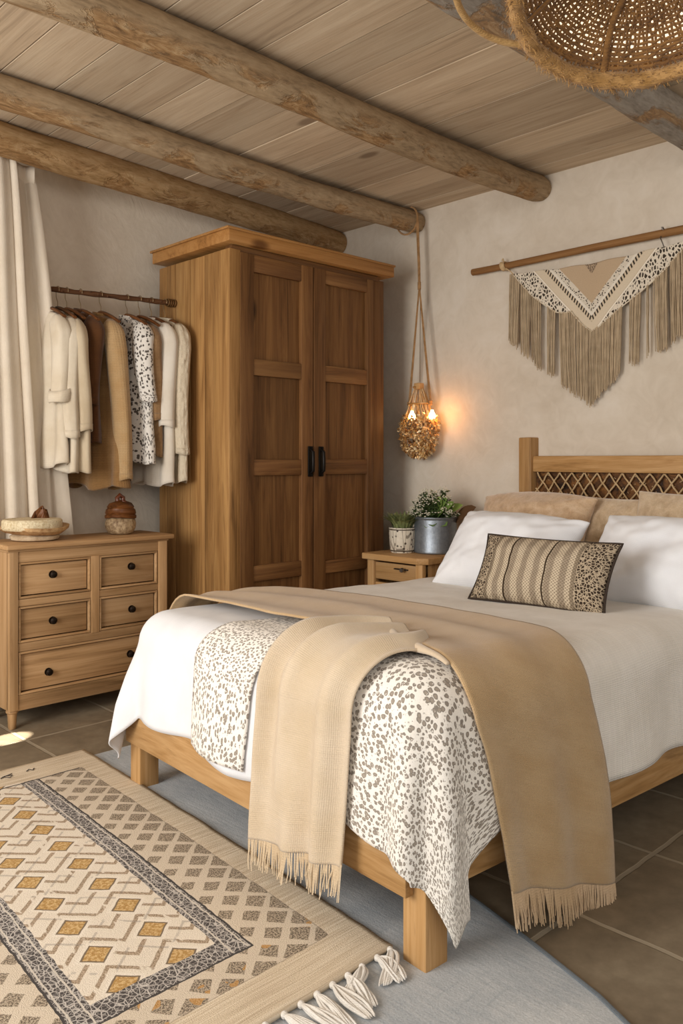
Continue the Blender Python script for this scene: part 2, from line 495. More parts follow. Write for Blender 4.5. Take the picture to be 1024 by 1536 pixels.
# bowl and jar on the dresser
def mat_speck(name, a, bb, scale=60, rough=.6, bump=.5):
    m = M(name, rough, .3); n = m.noise(m.tc(), scale, 5, .7); n2 = m.noise(m.tc(), 9, 3)
    m.base(m.ramp(n * .6 + n2 * .4, [(.35, a), (.62, bb)])).bump(n, bump, .006); return m.m
bw = thing('lidded_bowl', 'low cream stoneware bowl with a rough lid and driftwood knob on the dresser', 'bowl', (1.685, 3.80, .824))
c = (1.685, 3.80, .825)
b = MB(); b.lathe([(.085, 0), (.105, .006), (.112, .022), (.10, .03), (.0, .03)], c, 40); b.build('foot_dish', mat_speck('clay_cream', 'a88f70', 'd8c6a8', 25), bw)
def fnw(r, z, a): return r * (1 + .04 * math.sin(3 * a + 1) + .03 * nz(math.cos(a) * 2, math.sin(a) * 2, 3)), z + .006 * math.sin(2 * a + 1.2) * (r > .1)
b = MB(); b.lathe([(.09, .028), (.13, .036), (.152, .052), (.155, .066), (.147, .068), (.12, .06), (0, .058)], c, 48, fn=fnw); b.build('bowl', mat_speck('clay_brown', '8a6038', 'cfab7c', 45), bw)
b = MB(); b.lathe([(.128, .052), (.134, .060), (.133, .094), (.126, .101), (.05, .104), (0, .104)], (c[0] - .02, c[1] - .015, c[2]), 48, fn=lambda r, z, a: (r * (1 + .02 * nz(math.cos(a) * 4, math.sin(a) * 4, z * 40)), z))
b.build('lid', mat_speck('rough_cream', 'b59b6e', 'efe2c2', 110, .8, .8), bw)
b = MB(); kx, ky, kz = c[0] + .012, c[1] - .02, c[2] + .10
for k in range(9):
    a = k * .7; b.tube([(kx - .035 + .009 * k, ky + .02 * math.sin(a), kz - .005), (kx - .012 + .006 * k, ky + .012 * math.cos(a), kz + .03 + .004 * (k % 3)), (kx + .018 - .002 * k, ky + .01 * math.sin(a * 2), kz + .052 + .004 * math.sin(a)), (kx + .028, ky + .012 * math.cos(a), kz + .030 - .003 * (k % 4))], lambda t: .0085 - .003 * t, 7)
b.build('knob', wood('brown', 'Z'), bw)
c = (2.138, 3.815, .825)
jr = thing('carved_jar', 'round carved brown lidded jar standing on the dresser near the wardrobe', 'jar', c)
b = MB(); b.lathe([(.045, 0), (.062, .008), (.074, .032), (.076, .055), (.070, .078), (.062, .084), (0, .084)], c, 48, fn=lambda r, z, a: (r * (1 + .025 * math.sin(14 * a) * (z > .01) * (z < .08)), z))
b.build('base', mat_speck('carved_cream', '5e4024', 'c0a884', 70, .55), jr)
b = MB(); b.lathe([(.060, .080), (.076, .084), (.078, .096), (.072, .102), (.077, .110), (.074, .128), (.066, .134), (.069, .142), (.058, .158), (.03, .166), (0, .168)], c, 40, fn=lambda r, z, a: (r * (1 + .03 * math.sin(2 * a + z * 40)), z + .004 * math.sin(a * 2)))
b.build('lid', wood('brown', 'X'), jr)
b = MB()
b.tube([(c[0] - .016, c[1] - .005, c[2] + .158), (c[0] - .02, c[1], c[2] + .182), (c[0] - .004, c[1], c[2] + .197), (c[0] + .014, c[1], c[2] + .184), (c[0] + .012, c[1] - .005, c[2] + .158)], .0115, 10)
b.lathe([(0, -.02), (.012, -.014), (.016, 0), (.012, .012), (0, .016)], (c[0] + .004, c[1] - .025, c[2] + .158), 14)
b.build('knob', plain('dark_amber', '5a2a12', .3, 0, .5, .3, 50, .3), jr)

# ------------------------------------------------------------------ bed (rotated a little in plan)
BO = Vector((1.482, 1.25, 0)); BA = math.radians(-3.7); BR = Matrix.Rotation(BA, 3, 'Z')
def Bw(u, v, z): return BO + BR @ Vector((u, v, z))
class BB(MB):
    """boxes in the bed's own axes"""
    def bx(s, u0, u1, v0, v1, z0, z1, bev=.004):
        s.box(Bw((u0 + u1) / 2, (v0 + v1) / 2, (z0 + z1) / 2), (u1 - u0, v1 - v0, z1 - z0), bev, BR); return s
bed = thing('bed', 'wide oak bed with roped headboard facing the rug', 'bed', Bw(1.2, .75, 0))
HU = 2.36
for v0 in (0.0, 1.43):
    b = BB(); b.bx(.006, .082, v0 + .004, v0 + .08, 0, .285); b.build('leg', wood('bedoak', 'Z'), bed)
b = BB(); b.bx(-.022, .006, .042, 1.492, .172, .298, .004); b.build('foot_rail', wood('bedoak', 'Y'), bed)
for v0 in (.018, 1.465):
    b = BB(); b.bx(.05, HU, v0, v0 + .03, .165, .287); b.build('side_rail', wood('bedoak', 'X'), bed)
b = BB()
for k in range(14): b.bx(.08 + k * .163, .08 + k * .163 + .10, .05, 1.46, .235, .255, .003)
b.build('slats', wood('bedoak', 'Y'), bed)
for v0 in (-.04, 1.465):
    b = BB(); b.bx(HU, HU + .085, v0, v0 + .085, 0, 1.325, .006); b.build('headboard_post', wood('bedoak', 'Z'), bed)
b = BB(); b.bx(HU + .015, HU + .07, .045, 1.465, 1.135, 1.222, .006); b.build('headboard_rail', wood('bedoak', 'Y'), bed)
b = BB(); b.bx(HU + .02, HU + .065, .045, 1.465, .70, .78, .004); b.build('headboard_rail', wood('bedoak', 'Y'), bed)
b = BB(); b.bx(HU + .048, HU + .06, .045, 1.465, .78, 1.135, 0)
m = M('brown_hide', .6, .3); n_ = m.noise(m.tc(), 14, 5, .7, 1.0)
m.base(m.ramp(n_, [(.35, '2a180c'), (.52, '64401e'), (.68, '946432')])).bump(n_, .5, .01)
b.build('headboard_panel', m.m, bed)
ROPE = fabric('jute_rope', 'b89a70', 'd0b48a', 900, .9, .4, 30, uv=False)
b = MB(); p_ = .074
k = -6
while k < 32:
    for sgn in (1, -1):
        pts = []
        for j in range(15):
            t = j / 14; z = 1.132 - .30 * t; v = .04 + k * p_ + sgn * t * .23
            if v < .05 or v > 1.46: continue
            pts.append(Bw(HU + .030 + .004 * math.sin(t * 14 * sgn + k) + random.uniform(-.001, .001), v + random.uniform(-.003, .003), z))
        if len(pts) > 2: b.tube(pts, .0042, 6)
    k += 1
# frayed bits at the crossings
for k in range(160):
    v = random.uniform(.06, 1.45); z = random.uniform(.86, 1.12); q = Bw(HU + .028, v, z)
    b.tube([q, q + Vector((-.006, random.uniform(-.012, .012), random.uniform(-.01, .012)))], .0016, 4)
b.build('headboard_lattice', ROPE, bed)

# ---- draped bedding
DW, DR, ZT = 1.48, .10, .67
def drape(p, q, off=0.0, flare=.04, pull=0.0):
    dx = min(0.0, p - DR); far = q > DW - DR
    dy = (q - DR) if q < DR else ((q - (DW - DR)) if far else 0.0)
    d = math.hypot(dx, dy); A = DR * PI / 2
    bu = max(p, DR); bv = min(max(q, DR), DW - DR)
    if d <= 0: h, z, nh, nv = 0, 0, 0, 1
    elif d < A: h = DR * math.sin(d / DR); z = -DR * (1 - math.cos(d / DR)); nh, nv = math.sin(d / DR), math.cos(d / DR)
    else: e = d - A; h = DR + flare * e; z = -DR - e * .998; nh, nv = 1, 0
    ux, uy = (dx / d, dy / d) if d > 0 else (0, 0)
    bu += ux * (h + nh * off); bv += uy * (h + nh * off)
    z = ZT - .03 * max(0, min(1, bv / DW)) - .015 * bu + z + nv * off
    return Bw(bu, bv, z)
def hang(p, q):
    d = math.hypot(min(0, p - DR), (q - DR) if q < DR else max(0, q - (DW - DR)))
    return max(0, d - DR * .8)
# mattress core
b = MB()
b.grid(lambda u, v: drape(lerp(-.23, 2.28, u), lerp(-.25, DW + .23, v), -.016, 0), 60, 60)
b.build('mattress', fabric('ticking', 'd8d4cc', None, uv=True), bed)

WHITE = fabric('white_cotton', 'e0e0e2', 'd9d9db', 1500, .9, .12, 9, sheen=.1, var=.03)
def wr(p, q, a=.006):
    return a * (nz(p * 4, q * 4, 1.7) + .5 * nz(p * 9, q * 9, 4.1))
# white duvet over the foot
def duv_off(p, q):
    h = hang(p, q); fd = min(1, max(0, (q - .56) / .2))
    return .010 + wr(p, q, .005) + fd * .020 * min(1, h / .3) * (math.sin(q * 17 + .8 * math.sin(q * 4)) * (1 if p < .05 else 0) + 1)
def white_fn(u, v):
    q = lerp(.0, DW + .27, v); hem = -.325 + .018 * math.sin(q * 6.3 + .6) + .012 * math.sin(q * 15)
    hem = lerp(hem, -.20, 1 - min(1, max(0, (q - .50) / .12)))
    p = lerp(hem, .85, u)
    farc = max(0, (q - (DW - .22)) / .5)
    if u < .4: p -= .03 * farc * (1 - u / .4)
    h = hang(p, q)
    off = duv_off(p, q)
    fl = .05 + .13 * max(0, min(1, (q - (DW - .12)) / .2)) * max(0, min(1, (.35 - p) / .4))
    return drape(p, q, off, fl)
b = MB(); b.grid(white_fn, 70, 150, lambda u, v: (u * 1.2, v * 2.1))
o = b.build('white_duvet', WHITE, solid=.006); tag(o, 'smooth white duvet hanging over the foot end of the bed', 'duvet')
# woven coverlet from the throw to the pillows
COVER = fabric('woven_coverlet', 'ece7df', 'e2dcd2', 1100, .95, .5, 8, slub=.22, var=.06)
def cov_fn(u, v):
    p = lerp(.52, 2.30, u); q = lerp(-.325, DW + .30, v)
    q += .010 * math.sin(p * 7) * (1 - v)
    h = hang(p, q)
    return drape(p, q, .019 + wr(p, q, .006) + .010 * h / .3 * (1 + math.sin(p * 17 + math.sin(p * 5))), .03)
b = MB(); b.grid(cov_fn, 90, 120, lambda u, v: (v * 2.1, u * 1.78))
o = b.build('woven_coverlet', COVER, solid=.006); tag(o, 'off-white slubby woven coverlet from the throw up to the pillows', 'coverlet')

def mat_leopard(name, sc_=78, thr=.40):
    m = M(name, .95, .1); m.b.inputs['Sheen Weight'].default_value = .15
    co = m.tc('UV'); x, y, z = m.xyz(v=co)
    w = m.noisecol(co, 40, 2)
    n = m.n('ShaderNodeVectorMath'); n.operation = 'SCALE'; m.l(w, n.inputs[0]); n.inputs[3].default_value = .011
    v2 = m.addv(m.comb(x, y * .8, 0), n.outputs[0])
    d, vn = m.vor(v2, sc_, 'F1', .85)
    e, _ = m.vor(v2, sc_ * 1.9, 'F1', 1.0)
    spot = 1.0 - d.ss(thr - .03, thr + .05)
    core = 1.0 - d.ss(thr * .5, thr * .78)
    gap = m.noise(co, 120, 2).ss(.60, .66)
    ring = spot * (1.0 - gap * .9)
    small = (1.0 - e.ss(.17, .24)) * (1.0 - spot) * m.noise(co, 60, 1).ss(.42, .5)
    nf = m.noise(co, 320, 2)
    cc = m.mix(m.noise(co, 6, 2), 'eee9e1', 'e6dfd4')
    cc = m.mix(ring * .92, cc, '7b7166'); cc = m.mix(core * ring, cc, '9c9184'); cc = m.mix(small * .8, cc, '8a7f73')
    cc = m.bright(cc, nf * .24 + .88)
    m.base(cc).bump(nf * .6 + d * .3, .35, .004)
    return m.m
LEO = mat_leopard('spotted_print'); LEO2 = mat_leopard('spotted_print_large', 80, .42)
# spotted runner lying over the foot
Lr = [(.55, .93), (.27, .93), (.09, .95), (0, .985), (-.1, .99), (-.31, .985)]
Rr = [(.55, .60), (.20, .60), (.09, .625), (.0, .64), (-.1, .68), (-.325, .695)]
def strip(L, R, off, flare=.05):
    def fn(u, v):
        a, c = poly_at(L, u), poly_at(R, u); p, q = lerp(a.x, c.x, v), lerp(a.y, c.y, v)
        return drape(p, q, duv_off(p, q) + off, flare)
    return fn
b = MB(); b.grid(strip(Lr, Rr, .011), 60, 24, lambda u, v: (v * .32, u * .92))
o = b.build('spotted_runner', LEO, solid=.005); tag(o, 'narrow white runner with grey leopard spots hanging over the foot, left of the throw', 'runner')
# spotted quilt over the near corner, with its corner hanging in a point
Lq = [(.30, .42), (.12, .26), (-.05, .24), (-.18, .24), (-.325, .245)]
def quilt_fn(u, v):
    # v runs from the foot-side edge round the corner to the long side
    q = lerp(.24, -.50, v)
    phem = -.325 - .03 * math.sin(min(1, v / .55) * PI)
    if v > .55: phem = lerp(-.335, -.14, (v - .55) / .45)
    ptop = .36 if v < .62 else lerp(.36, .07, min(1, (v - .60) / .26))
    p = lerp(ptop, min(phem, ptop - .01), u)
    h = hang(p, q)
    return drape(p, q, .030 + wr(p, q, .007) + .018 * min(1, h / .25) * (1 + math.sin(math.atan2(p - DR, q - DR) * 9 + 1.0)) * .6 * min(1, v / .2), .05)
b = MB(); b.grid(quilt_fn, 70, 80, lambda u, v: (u * .72, v * .78))
o = b.build('spotted_quilt', LEO2, solid=.006); tag(o, 'white leopard-spotted quilt whose pointed corner hangs over the near bed leg', 'quilt')

# beige throw: a band across the bed and an end turned over the foot
THROW = fabric('beige_wool', 'bea27c', 'b0926a', 1300, .98, .5, 6, slub=.12, var=.16, sheen=.3)
THROW_LIT = fabric('beige_wool_lit', 'ccbaa2', 'c1ad91', 1300, .98, .4, 6, slub=.08, var=.10, sheen=.3)  # same wool as the band; paler tone paints in the light on the foot end
th = thing('throw_blanket', 'beige fringed throw blanket twisted across the bed, ends over foot and long side', 'blanket', drape(.4, .5, .04))
Ub = [(.24, 1.60), (.43, 1.42), (.60, 1.30), (.665, .98), (.67, .64), (.645, .37), (.61, .15), (.59, .0), (.62, -.15), (.65, -.31), (.66, -.46), (.66, -.58)]
Lb = [(.17, 1.60), (.17, 1.40), (.18, 1.12), (.18, .89), (.19, .66), (.22, .46), (.22, .30), (.15, .14), (.11, 0.0), (.15, -.13), (.175, -.28), (.21, -.465)]
def band_fn(u, v):
    a, c = poly_at(Ub, u), poly_at(Lb, u); p, q = lerp(a.x, c.x, v), lerp(a.y, c.y, v)
    h = hang(p, q); top = 1 if q > .1 else max(0, 1 - (.1 - q) / .15)
    w = wr(p, q, .004) + .009 * top * (1 + math.sin(v * 13 + u * 4 + 1.0 * math.sin(u * 7))) * .6 + .020 * min(1, h / .35) * (1 + math.sin(v * PI * 2 * 2.3 + .5 + .6 * math.sin(u * 5))) * .5
    return drape(p, q, .048 + w, .05)
b = MB(); b.grid(band_fn, 130, 46, lambda u, v: (v * .48, u * 2.3)); b.build('long_fold', THROW, th, solid=.007)
Lc = [(.30, .44), (.22, .50), (.11, .52), (.03, .545), (-.06, .565), (-.2, .575), (-.34, .575), (-.465, .58)]
Rc = [(.22, .19), (.14, .14), (.06, .17), (.0, .19), (-.07, .20), (-.2, .205), (-.31, .21), (-.425, .215)]
def leg_fn(u, v):
    a, c = poly_at(Lc, u), poly_at(Rc, u); p, q = lerp(a.x, c.x, v), lerp(a.y, c.y, v)
    w = wr(p, q, .004) + lerp(.020, .022, u) * (1 + math.sin(v * PI * 2 * 2.6 + 1.2 * math.sin(u * 3) + .9)) * .6 + .006 * math.sin(v * 23 + u * 3)
    return drape(p, q, .050 + w + .010 * math.sin(PI * min(1, u * 1.6)), .05)
b = MB(); b.grid(leg_fn, 80, 46, lambda u, v: (v * .42, u * .85)); b.build('foot_fold', THROW_LIT, th, solid=.007)
tw = [(.30, .52), (.26, .42), (.225, .345), (.185, .27), (.15, .20), (.125, .12), (.11, .05)]
b = MB()
for k in range(2):
    pts = []
    for j in range(25):
        t = j / 24; pq = poly_at(tw, t); a = t * 6 + k * 2.1
        rr = .011 * math.sin(PI * min(1, t * 1.1 + .05))
        pts.append(drape(pq.x + rr * math.cos(a), pq.y, .050 + rr * math.sin(a) * .7 + .004, .04))
    b.tube(pts, lambda t: .004 + .012 * math.sin(PI * (.08 + .84 * t)), 12, sq=.75)
b.build('twist', THROW_LIT, th, sub=1)
def fringe(b, P, D, L, n=3, r=.0016, spread=.006):
    for k in range(n):
        e = Vector((random.uniform(-1, 1), random.uniform(-1, 1), 0)) * spread; l = L * random.uniform(.75, 1.12)
        pts = [P + e * .2 * 0, P + D * l * .35 + e * .5, P + D * l * .7 + e * (1 + random.uniform(-.5, .5)), P + D * l + e * random.uniform(.5, 1.8)]
        b.tube(pts, lambda t: r * (1.15 - .5 * t), 4)
b = MB()
for k in range(90):
    P = band_fn(1, k / 89); D = (P - band_fn(.97, k / 89)).normalized(); fringe(b, P - D * .006, (D + Vector((0, 0, -.5))).normalized(), .098, 2, .0024)
o = b.build('fringe', fabric('fringe_yarn', 'cdb393', 'bfa481', 900, uv=False), th); o['label'] = 'tasselled fringe on the long side'
b = MB()
for k in range(66):
    P = leg_fn(1, k / 65); D = (P - leg_fn(.97, k / 65)).normalized(); fringe(b, P - D * .006, (D + Vector((0, 0, -.5))).normalized(), .085, 2, .0024)
o = b.build('fringe', fabric('fringe_yarn_lit', 'dcc9ad', 'cfba9b', 900, uv=False), th); o['label'] = 'tasselled fringe at the foot'  # same yarn as the long side, light at the foot painted in

# ------------------------------------------------------------------ pillows
def pillow(name, bl, br, lean, H, T, mat, label, seed=0, pinch=.05, sag=.0, uvs=(1, 1), ears=.012, n=36, wa=.010, kids=None, roll=0):
    """bl, br: bottom corners (x, y, z); lean = horizontal shift of the top edge"""
    bl, br = Vector(bl), Vector(br); R = (br - bl); W = R.length; R.normalize()
    fw = R.cross(Vector((0, 0, 1))).normalized()      # points away from the viewer or towards him
    if fw.x < 0: fw = -fw
    up = (fw * lean + Vector((0, 0, math.sqrt(max(.01, H * H - lean * lean))))).normalized(); N = up.cross(R).normalized()
    if N.x > 0: N = -N
    C = (bl + br) / 2 + up * H / 2
    rl = Matrix.Rotation(roll, 3, N); R = rl @ R; up = rl @ up
    def pt(u, v, side):
        s, t = 2 * u - 1, 2 * v - 1
        px = s * (1 - pinch * (1 - t * t)) if abs(t) < 1 else s
        pinx = s * (1 - pinch * (1 - s * s * 0) * (1 - t * t)); pint = t * (1 - pinch * 1.1 * (1 - s * s))
        th_ = max(0, (1 - abs(s) ** 2.6)) ** .55 * max(0, (1 - abs(t) ** 2.6)) ** .55
        th_ *= 1 + .12 * nz(s * 1.5 + seed, t * 1.5, 2)
        w = wa * th_ * 0 + wa * (nz(s * 3 + seed, t * 3, side) + .6 * nz(s * 7 + seed, t * 5, side + 3)) * (th_ ** .5)
        # pull lines toward the corners
        cr = min(1, (abs(s) * abs(t)) ** 2 * 1.2); w += wa * .9 * cr * math.sin((abs(s) - abs(t)) * 22 + seed) * (th_ ** .3)
        zsag = sag * max(0, t) ** 2 * (s * s) 
        P = C + R * (pinx * W / 2 * (1 + ears * (abs(s * t) ** 4))) + up * (pint * H / 2 - zsag) + N * side * (T / 2 * th_ + w)
        return P
    b = MB()
    b.grid(lambda u, v: pt(u, v, 1), n, n, lambda u, v: (u * uvs[0], v * uvs[1]))
    b.grid(lambda u, v: pt(u, v, -1), n, n, lambda u, v: (u * uvs[0], v * uvs[1]))
    bmesh.ops.remove_doubles(b.bm, verts=b.bm.verts[:], dist=.0015)
    o = b.build(name, mat, sub=1, angle=180)
    tag(o, label, 'pillow')
    if kids:
        pb = MB(); ring = [pt(k / 40, 0, 1) for k in range(40)] + [pt(1, k / 24, 1) for k in range(24)] + [pt(1 - k / 40, 1, 1) for k in range(40)] + [pt(0, 1 - k / 24, 1) for k in range(24)]
        pb.tube(ring, .0045, 8, closed=True); pb.build('piping', kids, o)
    return o
def mat_velvet(name, a, bb, c):
    m = M(name, .85, .15); m.b.inputs['Sheen Weight'].default_value = .5
    co = m.tc('UV'); n = m.noise(co, 5, 5, .6, 1.6); n2 = m.noise(co, 160, 3); n3 = m.noise(co, 22, 4, .6, .6)
    m.base(m.bright(m.ramp(n * .5 + n3 * .5, [(.33, a), (.5, bb), (.68, c)]), n2 * .4 + .8)).bump(n2 * .5 + n3 * .6, .5, .006); return m.m
VEL = mat_velvet('crushed_tan', 'aa8a69', 'c6a887', 'd8bfa2')
FUZ = mat_velvet('brushed_beige', 'a98f70', 'c6ae8f', 'dac8ae')
PW = fabric('white_pillowcase', 'ecedf0', 'e4e5e9', 1500, .9, .1, 6, sheen=.1, var=.02)
zp = .635
pillow('tan_pillow', (3.42, 2.63, zp), (3.36, 1.95, zp), .20, .47, .21, VEL, 'tan crushed-velvet pillow against the headboard beside its left post', 1.2, .08, .05, uvs=(.7, .45), roll=.02)
pillow('beige_pillow', (3.52, 2.13, zp), (3.47, 1.62, zp), .14, .42, .14, FUZ, 'brushed beige pillow half hidden between tan velvet and white pillows', 4.4, .05, uvs=(.55, .45))
pillow('beige_pillow', (3.42, 1.78, zp), (3.36, 1.14, zp), .16, .46, .16, FUZ, 'mottled beige pillow against the headboard behind the right white pillow', 8.1, .06, uvs=(.65, .45))
pillow('white_pillow', (2.93, 2.44, zp - .01), (2.92, 1.78, zp - .005), .27, .43, .25, PW, 'plump white pillow leaning in front of the tan velvet pillow', 2.5, .07, .02, uvs=(.66, .42), wa=.013, roll=-.03)
pillow('white_pillow', (3.02, 1.76, zp), (2.90, 1.08, zp), .22, .41, .25, PW, 'plump white pillow on the right, beside the lumbar cushion', 6.6, .07, .01, uvs=(.66, .42), wa=.013, roll=.0)
def mat_lumbar():
    m = M('woven_lumbar', .95, .1)
    x, y, z = m.xyz('UV'); co = m.tc('UV')
    edge = (x < .135)._op('MAXIMUM', x > .82)
    vo, _ = m.vor(m.comb(x * 1.3, y * .62, 0), 42, 'DISTANCE_TO_EDGE', .9)
    dk = m.mix(vo.ss(.05, .16), 'b3a28a', '3e332a')
    rib = (x * 230.0).sin() * .5 + .5
    st = (x * 62.0).sin() * .5 + .5
    dots = ((x * 260.0).sin() * (y * 150.0).sin()).ss(-.1, .6)
    cb = m.mix(st.ss(.3, .8), 'c6b69e', '9c8d7a')
    cb = m.mix(dots * .7, cb, '6a5c4a')
    cb = m.mix(m.noise(co, 60, 3).ss(.62, .72) * .6, cb, 'd8c8ac')
    seam = ((x - .30).abs() < .007)._op('MAXIMUM', (x - .60).abs() < .006)
    cb = m.mix(seam, cb, '3e3226')
    line = ((x - .15).abs() < .012)._op('MAXIMUM', (x - .805).abs() < .012)
    cb = m.mix(line * .6, cb, '5d4e3d')
    m.base(m.mix(edge, cb, dk)).bump(rib * .6 + dots * .5, .5, .004)
    return m.m
pillow('lumbar_cushion', (2.62, 1.985, .655), (2.64, 1.425, .665), .13, .275, .15, mat_lumbar(), 'oblong woven cushion with brown patterned ends in front of the white pillows', 3.3, .05, uvs=(1, 1), wa=.006, roll=-.02,
       kids=plain('dark_piping', '3a2f27', .9))

# ------------------------------------------------------------------ nightstand
ns = thing('nightstand', 'small oak nightstand with drawers between the wardrobe and the bed', 'nightstand', (3.66, 3.1, 0))
NX, N0, N1, NZ = 3.42, 2.90, 3.31, .672
b = MB(); b.prism([(NX - .03, N0 + .02), (NX - .03, N1 + .02), (3.93, N1 + .02), (3.93, N0 - .03), (NX + .01, N0 - .03)], NZ - .034, NZ, .004); b.build('top', wood('oak', 'Y'), ns)
b = MB(); b.box((NX + .25, N0 + .012, .35), (.46, .024, .58), .003); b.build('side_panel', wood('oak', 'Z'), ns)
b = MB(); b.box((NX + .25, N1 - .012, .35), (.46, .024, .58), .003); b.build('side_panel', wood('oak', 'Z'), ns)
for yy in (N0 + .025, N1 - .025):
    b = MB(); b.box((NX + .02, yy, .319), (.05, .05, .638), .004); b.build('post', wood('oak', 'Z'), ns)
b = MB(); b.box((NX + .47, (N0 + N1) / 2, .35), (.015, N1 - N0 - .03, .56), 0); b.build('back_panel', wood('oak', 'Z'), ns)
STEEL = plain('brushed_steel', '8b8680', .35, .9, .5, .1, 60, .05)
for z0, z1 in ((.525, .628), (.40, .515), (.07, .39)):
    b = MB(); b.box((NX + .02, (N0 + N1) / 2, (z0 + z1) / 2), (.024, N1 - N0 - .104, z1 - z0 - .008), .004)
    o = b.build('drawer', wood('oak', 'Y'), ns)
    if z1 > .5:
        zk = z1 - .03
        b = MB(); b.box((NX + .004, 3.06, zk), (.014, .10, .007), .002); b.build('pull_slot', plain('slot_dark', '2a2018', .6), o)
        b = MB(); b.tube([(NX + .01, 3.035, zk), (NX - .014, 3.035, zk)], .006, 10); b.lathe([(0, -.009), (.011, -.009), (.013, -.004), (.013, .004), (.011, .009), (0, .009)], (NX - .018, 3.035, zk), 14, Matrix.Rotation(PI / 2, 3, 'Y')); b.build('knob', STEEL, o)

# plants
def mat_leafc(name, a, bb, rough=.5):
    m = M(name, rough, .3); r = m.attr('rnd'); n = m.noise(m.tc(), 50, 2)
    m.base(m.mix(r * .8 + n * .3, a, bb)); m.b.inputs['Subsurface Weight'].default_value = 0; return m.m
GRN = mat_leafc('olive_leaves', '4a5030', '8e9660'); GRN2 = mat_leafc('fresh_leaves', '46602c', '86a052'); DKG = mat_leafc('bush_leaves', '26331a', '55683a')
def mat_pot():
    m = M('patterned_glaze', .5, .4); x, y, z = m.xyz()
    co = m.tc()
    d, _ = m.vor(co, 46, 'F1', .9); n = m.noise(co, 60, 3)
    sp = (1.0 - d.ss(.24, .36)) * m.noise(co, 18, 2).ss(.40, .5)
    bandz = ((z - .012).abs() < .0035)._op('MAXIMUM', (z - .132).abs() < .003)
    vert, _ = m.vor(m.comb(x * 1.0, y * 1.0, z * .12), 34, 'DISTANCE_TO_EDGE', 1.0)
    cc = m.mix(n, 'e4dccb', 'cfc4b0'); cc = m.mix(sp, cc, '40352b'); cc = m.mix(bandz, cc, '4b3f33')
    cc = m.mix((1.0 - vert.ss(.02, .05)) * .7, cc, '54483a')
    m.base(cc).bump(sp * -.5 + n * .3, .4, .004); return m.m
pc = (3.575, 3.185, NZ)
pp = thing('potted_succulent', 'small plant with pointed olive leaves in a cream patterned pot', 'potted plant', pc)
b = MB(); b.lathe([(.066, 0), (.070, .006), (.075, .07), (.078, .14), (.074, .143), (.069, .135), (.066, .03), (0, .03)], pc, 40); b.build('pot', mat_pot(), pp)
b = MB(); b.lathe([(.071, .118), (.05, .126), (0, .13)], pc, 24); b.build('soil', plain('soil', '3a2c20', .95, 0, .1, .4, 90, .6), pp)
b = MB()
for k in range(260):
    a = random.uniform(0, 2 * PI); t = random.random(); rr = .055 * math.sqrt(random.random())
    base = Vector((pc[0] + rr * math.cos(a), pc[1] + rr * math.sin(a), pc[2] + .12 + .05 * (1 - t)))
    el = lerp(.35, 1.35, t ** .8); d = Vector((math.cos(a) * math.cos(el), math.sin(a) * math.cos(el), math.sin(el)))
    b.leaf(base, d, Vector((-math.cos(a), -math.sin(a), .6)), random.uniform(.055, .115), random.uniform(.006, .010), random.uniform(-.1, .25))
b.build('foliage', GRN, pp, recalc=False)
def mat_zinc():
    m = M('galvanised', .42, .5); m.b.inputs['Metallic'].default_value = .75
    d, vn = m.vor(m.tc(), 70, 'F1'); n = m.noise(m.tc(), 30, 5, .7); w = X(m.t, vn.outputs['Color'])
    m.base(m.bright(m.mix(n, '767d86', '9aa0a6'), m.noise(m.tc(), 90, 2) * .5 + .75)).bump(n + d * .4, .25, .003); return m.m
fc = (3.70, 3.045, NZ)
fp = thing('flowering_plant', 'green flowering plant with tiny white blooms in a grey metal bucket', 'potted plant', fc)
b = MB(); b.lathe([(.122, 0), (.128, .004), (.130, .012), (.127, .02), (.128, .13), (.126, .19), (.131, .196), (.131, .205), (.125, .206), (.122, .19), (.12, .03), (0, .03)], fc, 48, sx=.95, sy=.95); b.build('bucket', mat_zinc(), fp)
b = MB(); b.lathe([(.114, .170), (.06, .176), (0, .18)], fc, 24); b.build('soil', plain('soil_dark', '2e241a', .95, 0, .1, .4, 90, .6), fp)
b = MB(); fl = MB(); stm = MB()
for k in range(150):
    a = random.uniform(0, 2 * PI); ph = math.acos(random.uniform(.05, 1)); R_ = .165 * random.uniform(.78, 1.05)
    tip = Vector((fc[0] + R_ * .78 * math.sin(ph) * math.cos(a), fc[1] + .015 + R_ * .85 * math.sin(ph) * math.sin(a), fc[2] + .20 + R_ * 1.05 * math.cos(ph)))
    rt = Vector((fc[0] + .05 * math.cos(a), fc[1] + .05 * math.sin(a), fc[2] + .17))
    mid = (rt + tip) / 2 + Vector((0, 0, .02)); stm.tube([rt, mid, tip], .0016, 4)
    for j in range(7):
        t = random.uniform(.35, 1); q = rt.lerp(tip, t); dd = Vector((random.uniform(-1, 1), random.uniform(-1, 1), random.uniform(-.2, 1)))
        b.leaf(q, dd, Vector((random.uniform(-1, 1), random.uniform(-1, 1), 1)), random.uniform(.018, .034), random.uniform(.005, .009), .2, nseg=3)
    for j in range(5):
        q = tip + Vector((random.uniform(-1, 1), random.uniform(-1, 1), random.uniform(-.4, 1))) * .016
        fl.lathe([(0, -.0035), (.0042, -.001), (.0042, .002), (0, .0035)], q, 5)
stm.build('stems', DKG, fp, recalc=False); b.build('foliage', DKG, fp, recalc=False)
fl.build('blossoms', plain('tiny_white_bloom', 'd9d3bd', .8, 0, .2, .2, 100, 0), fp)
b = MB()
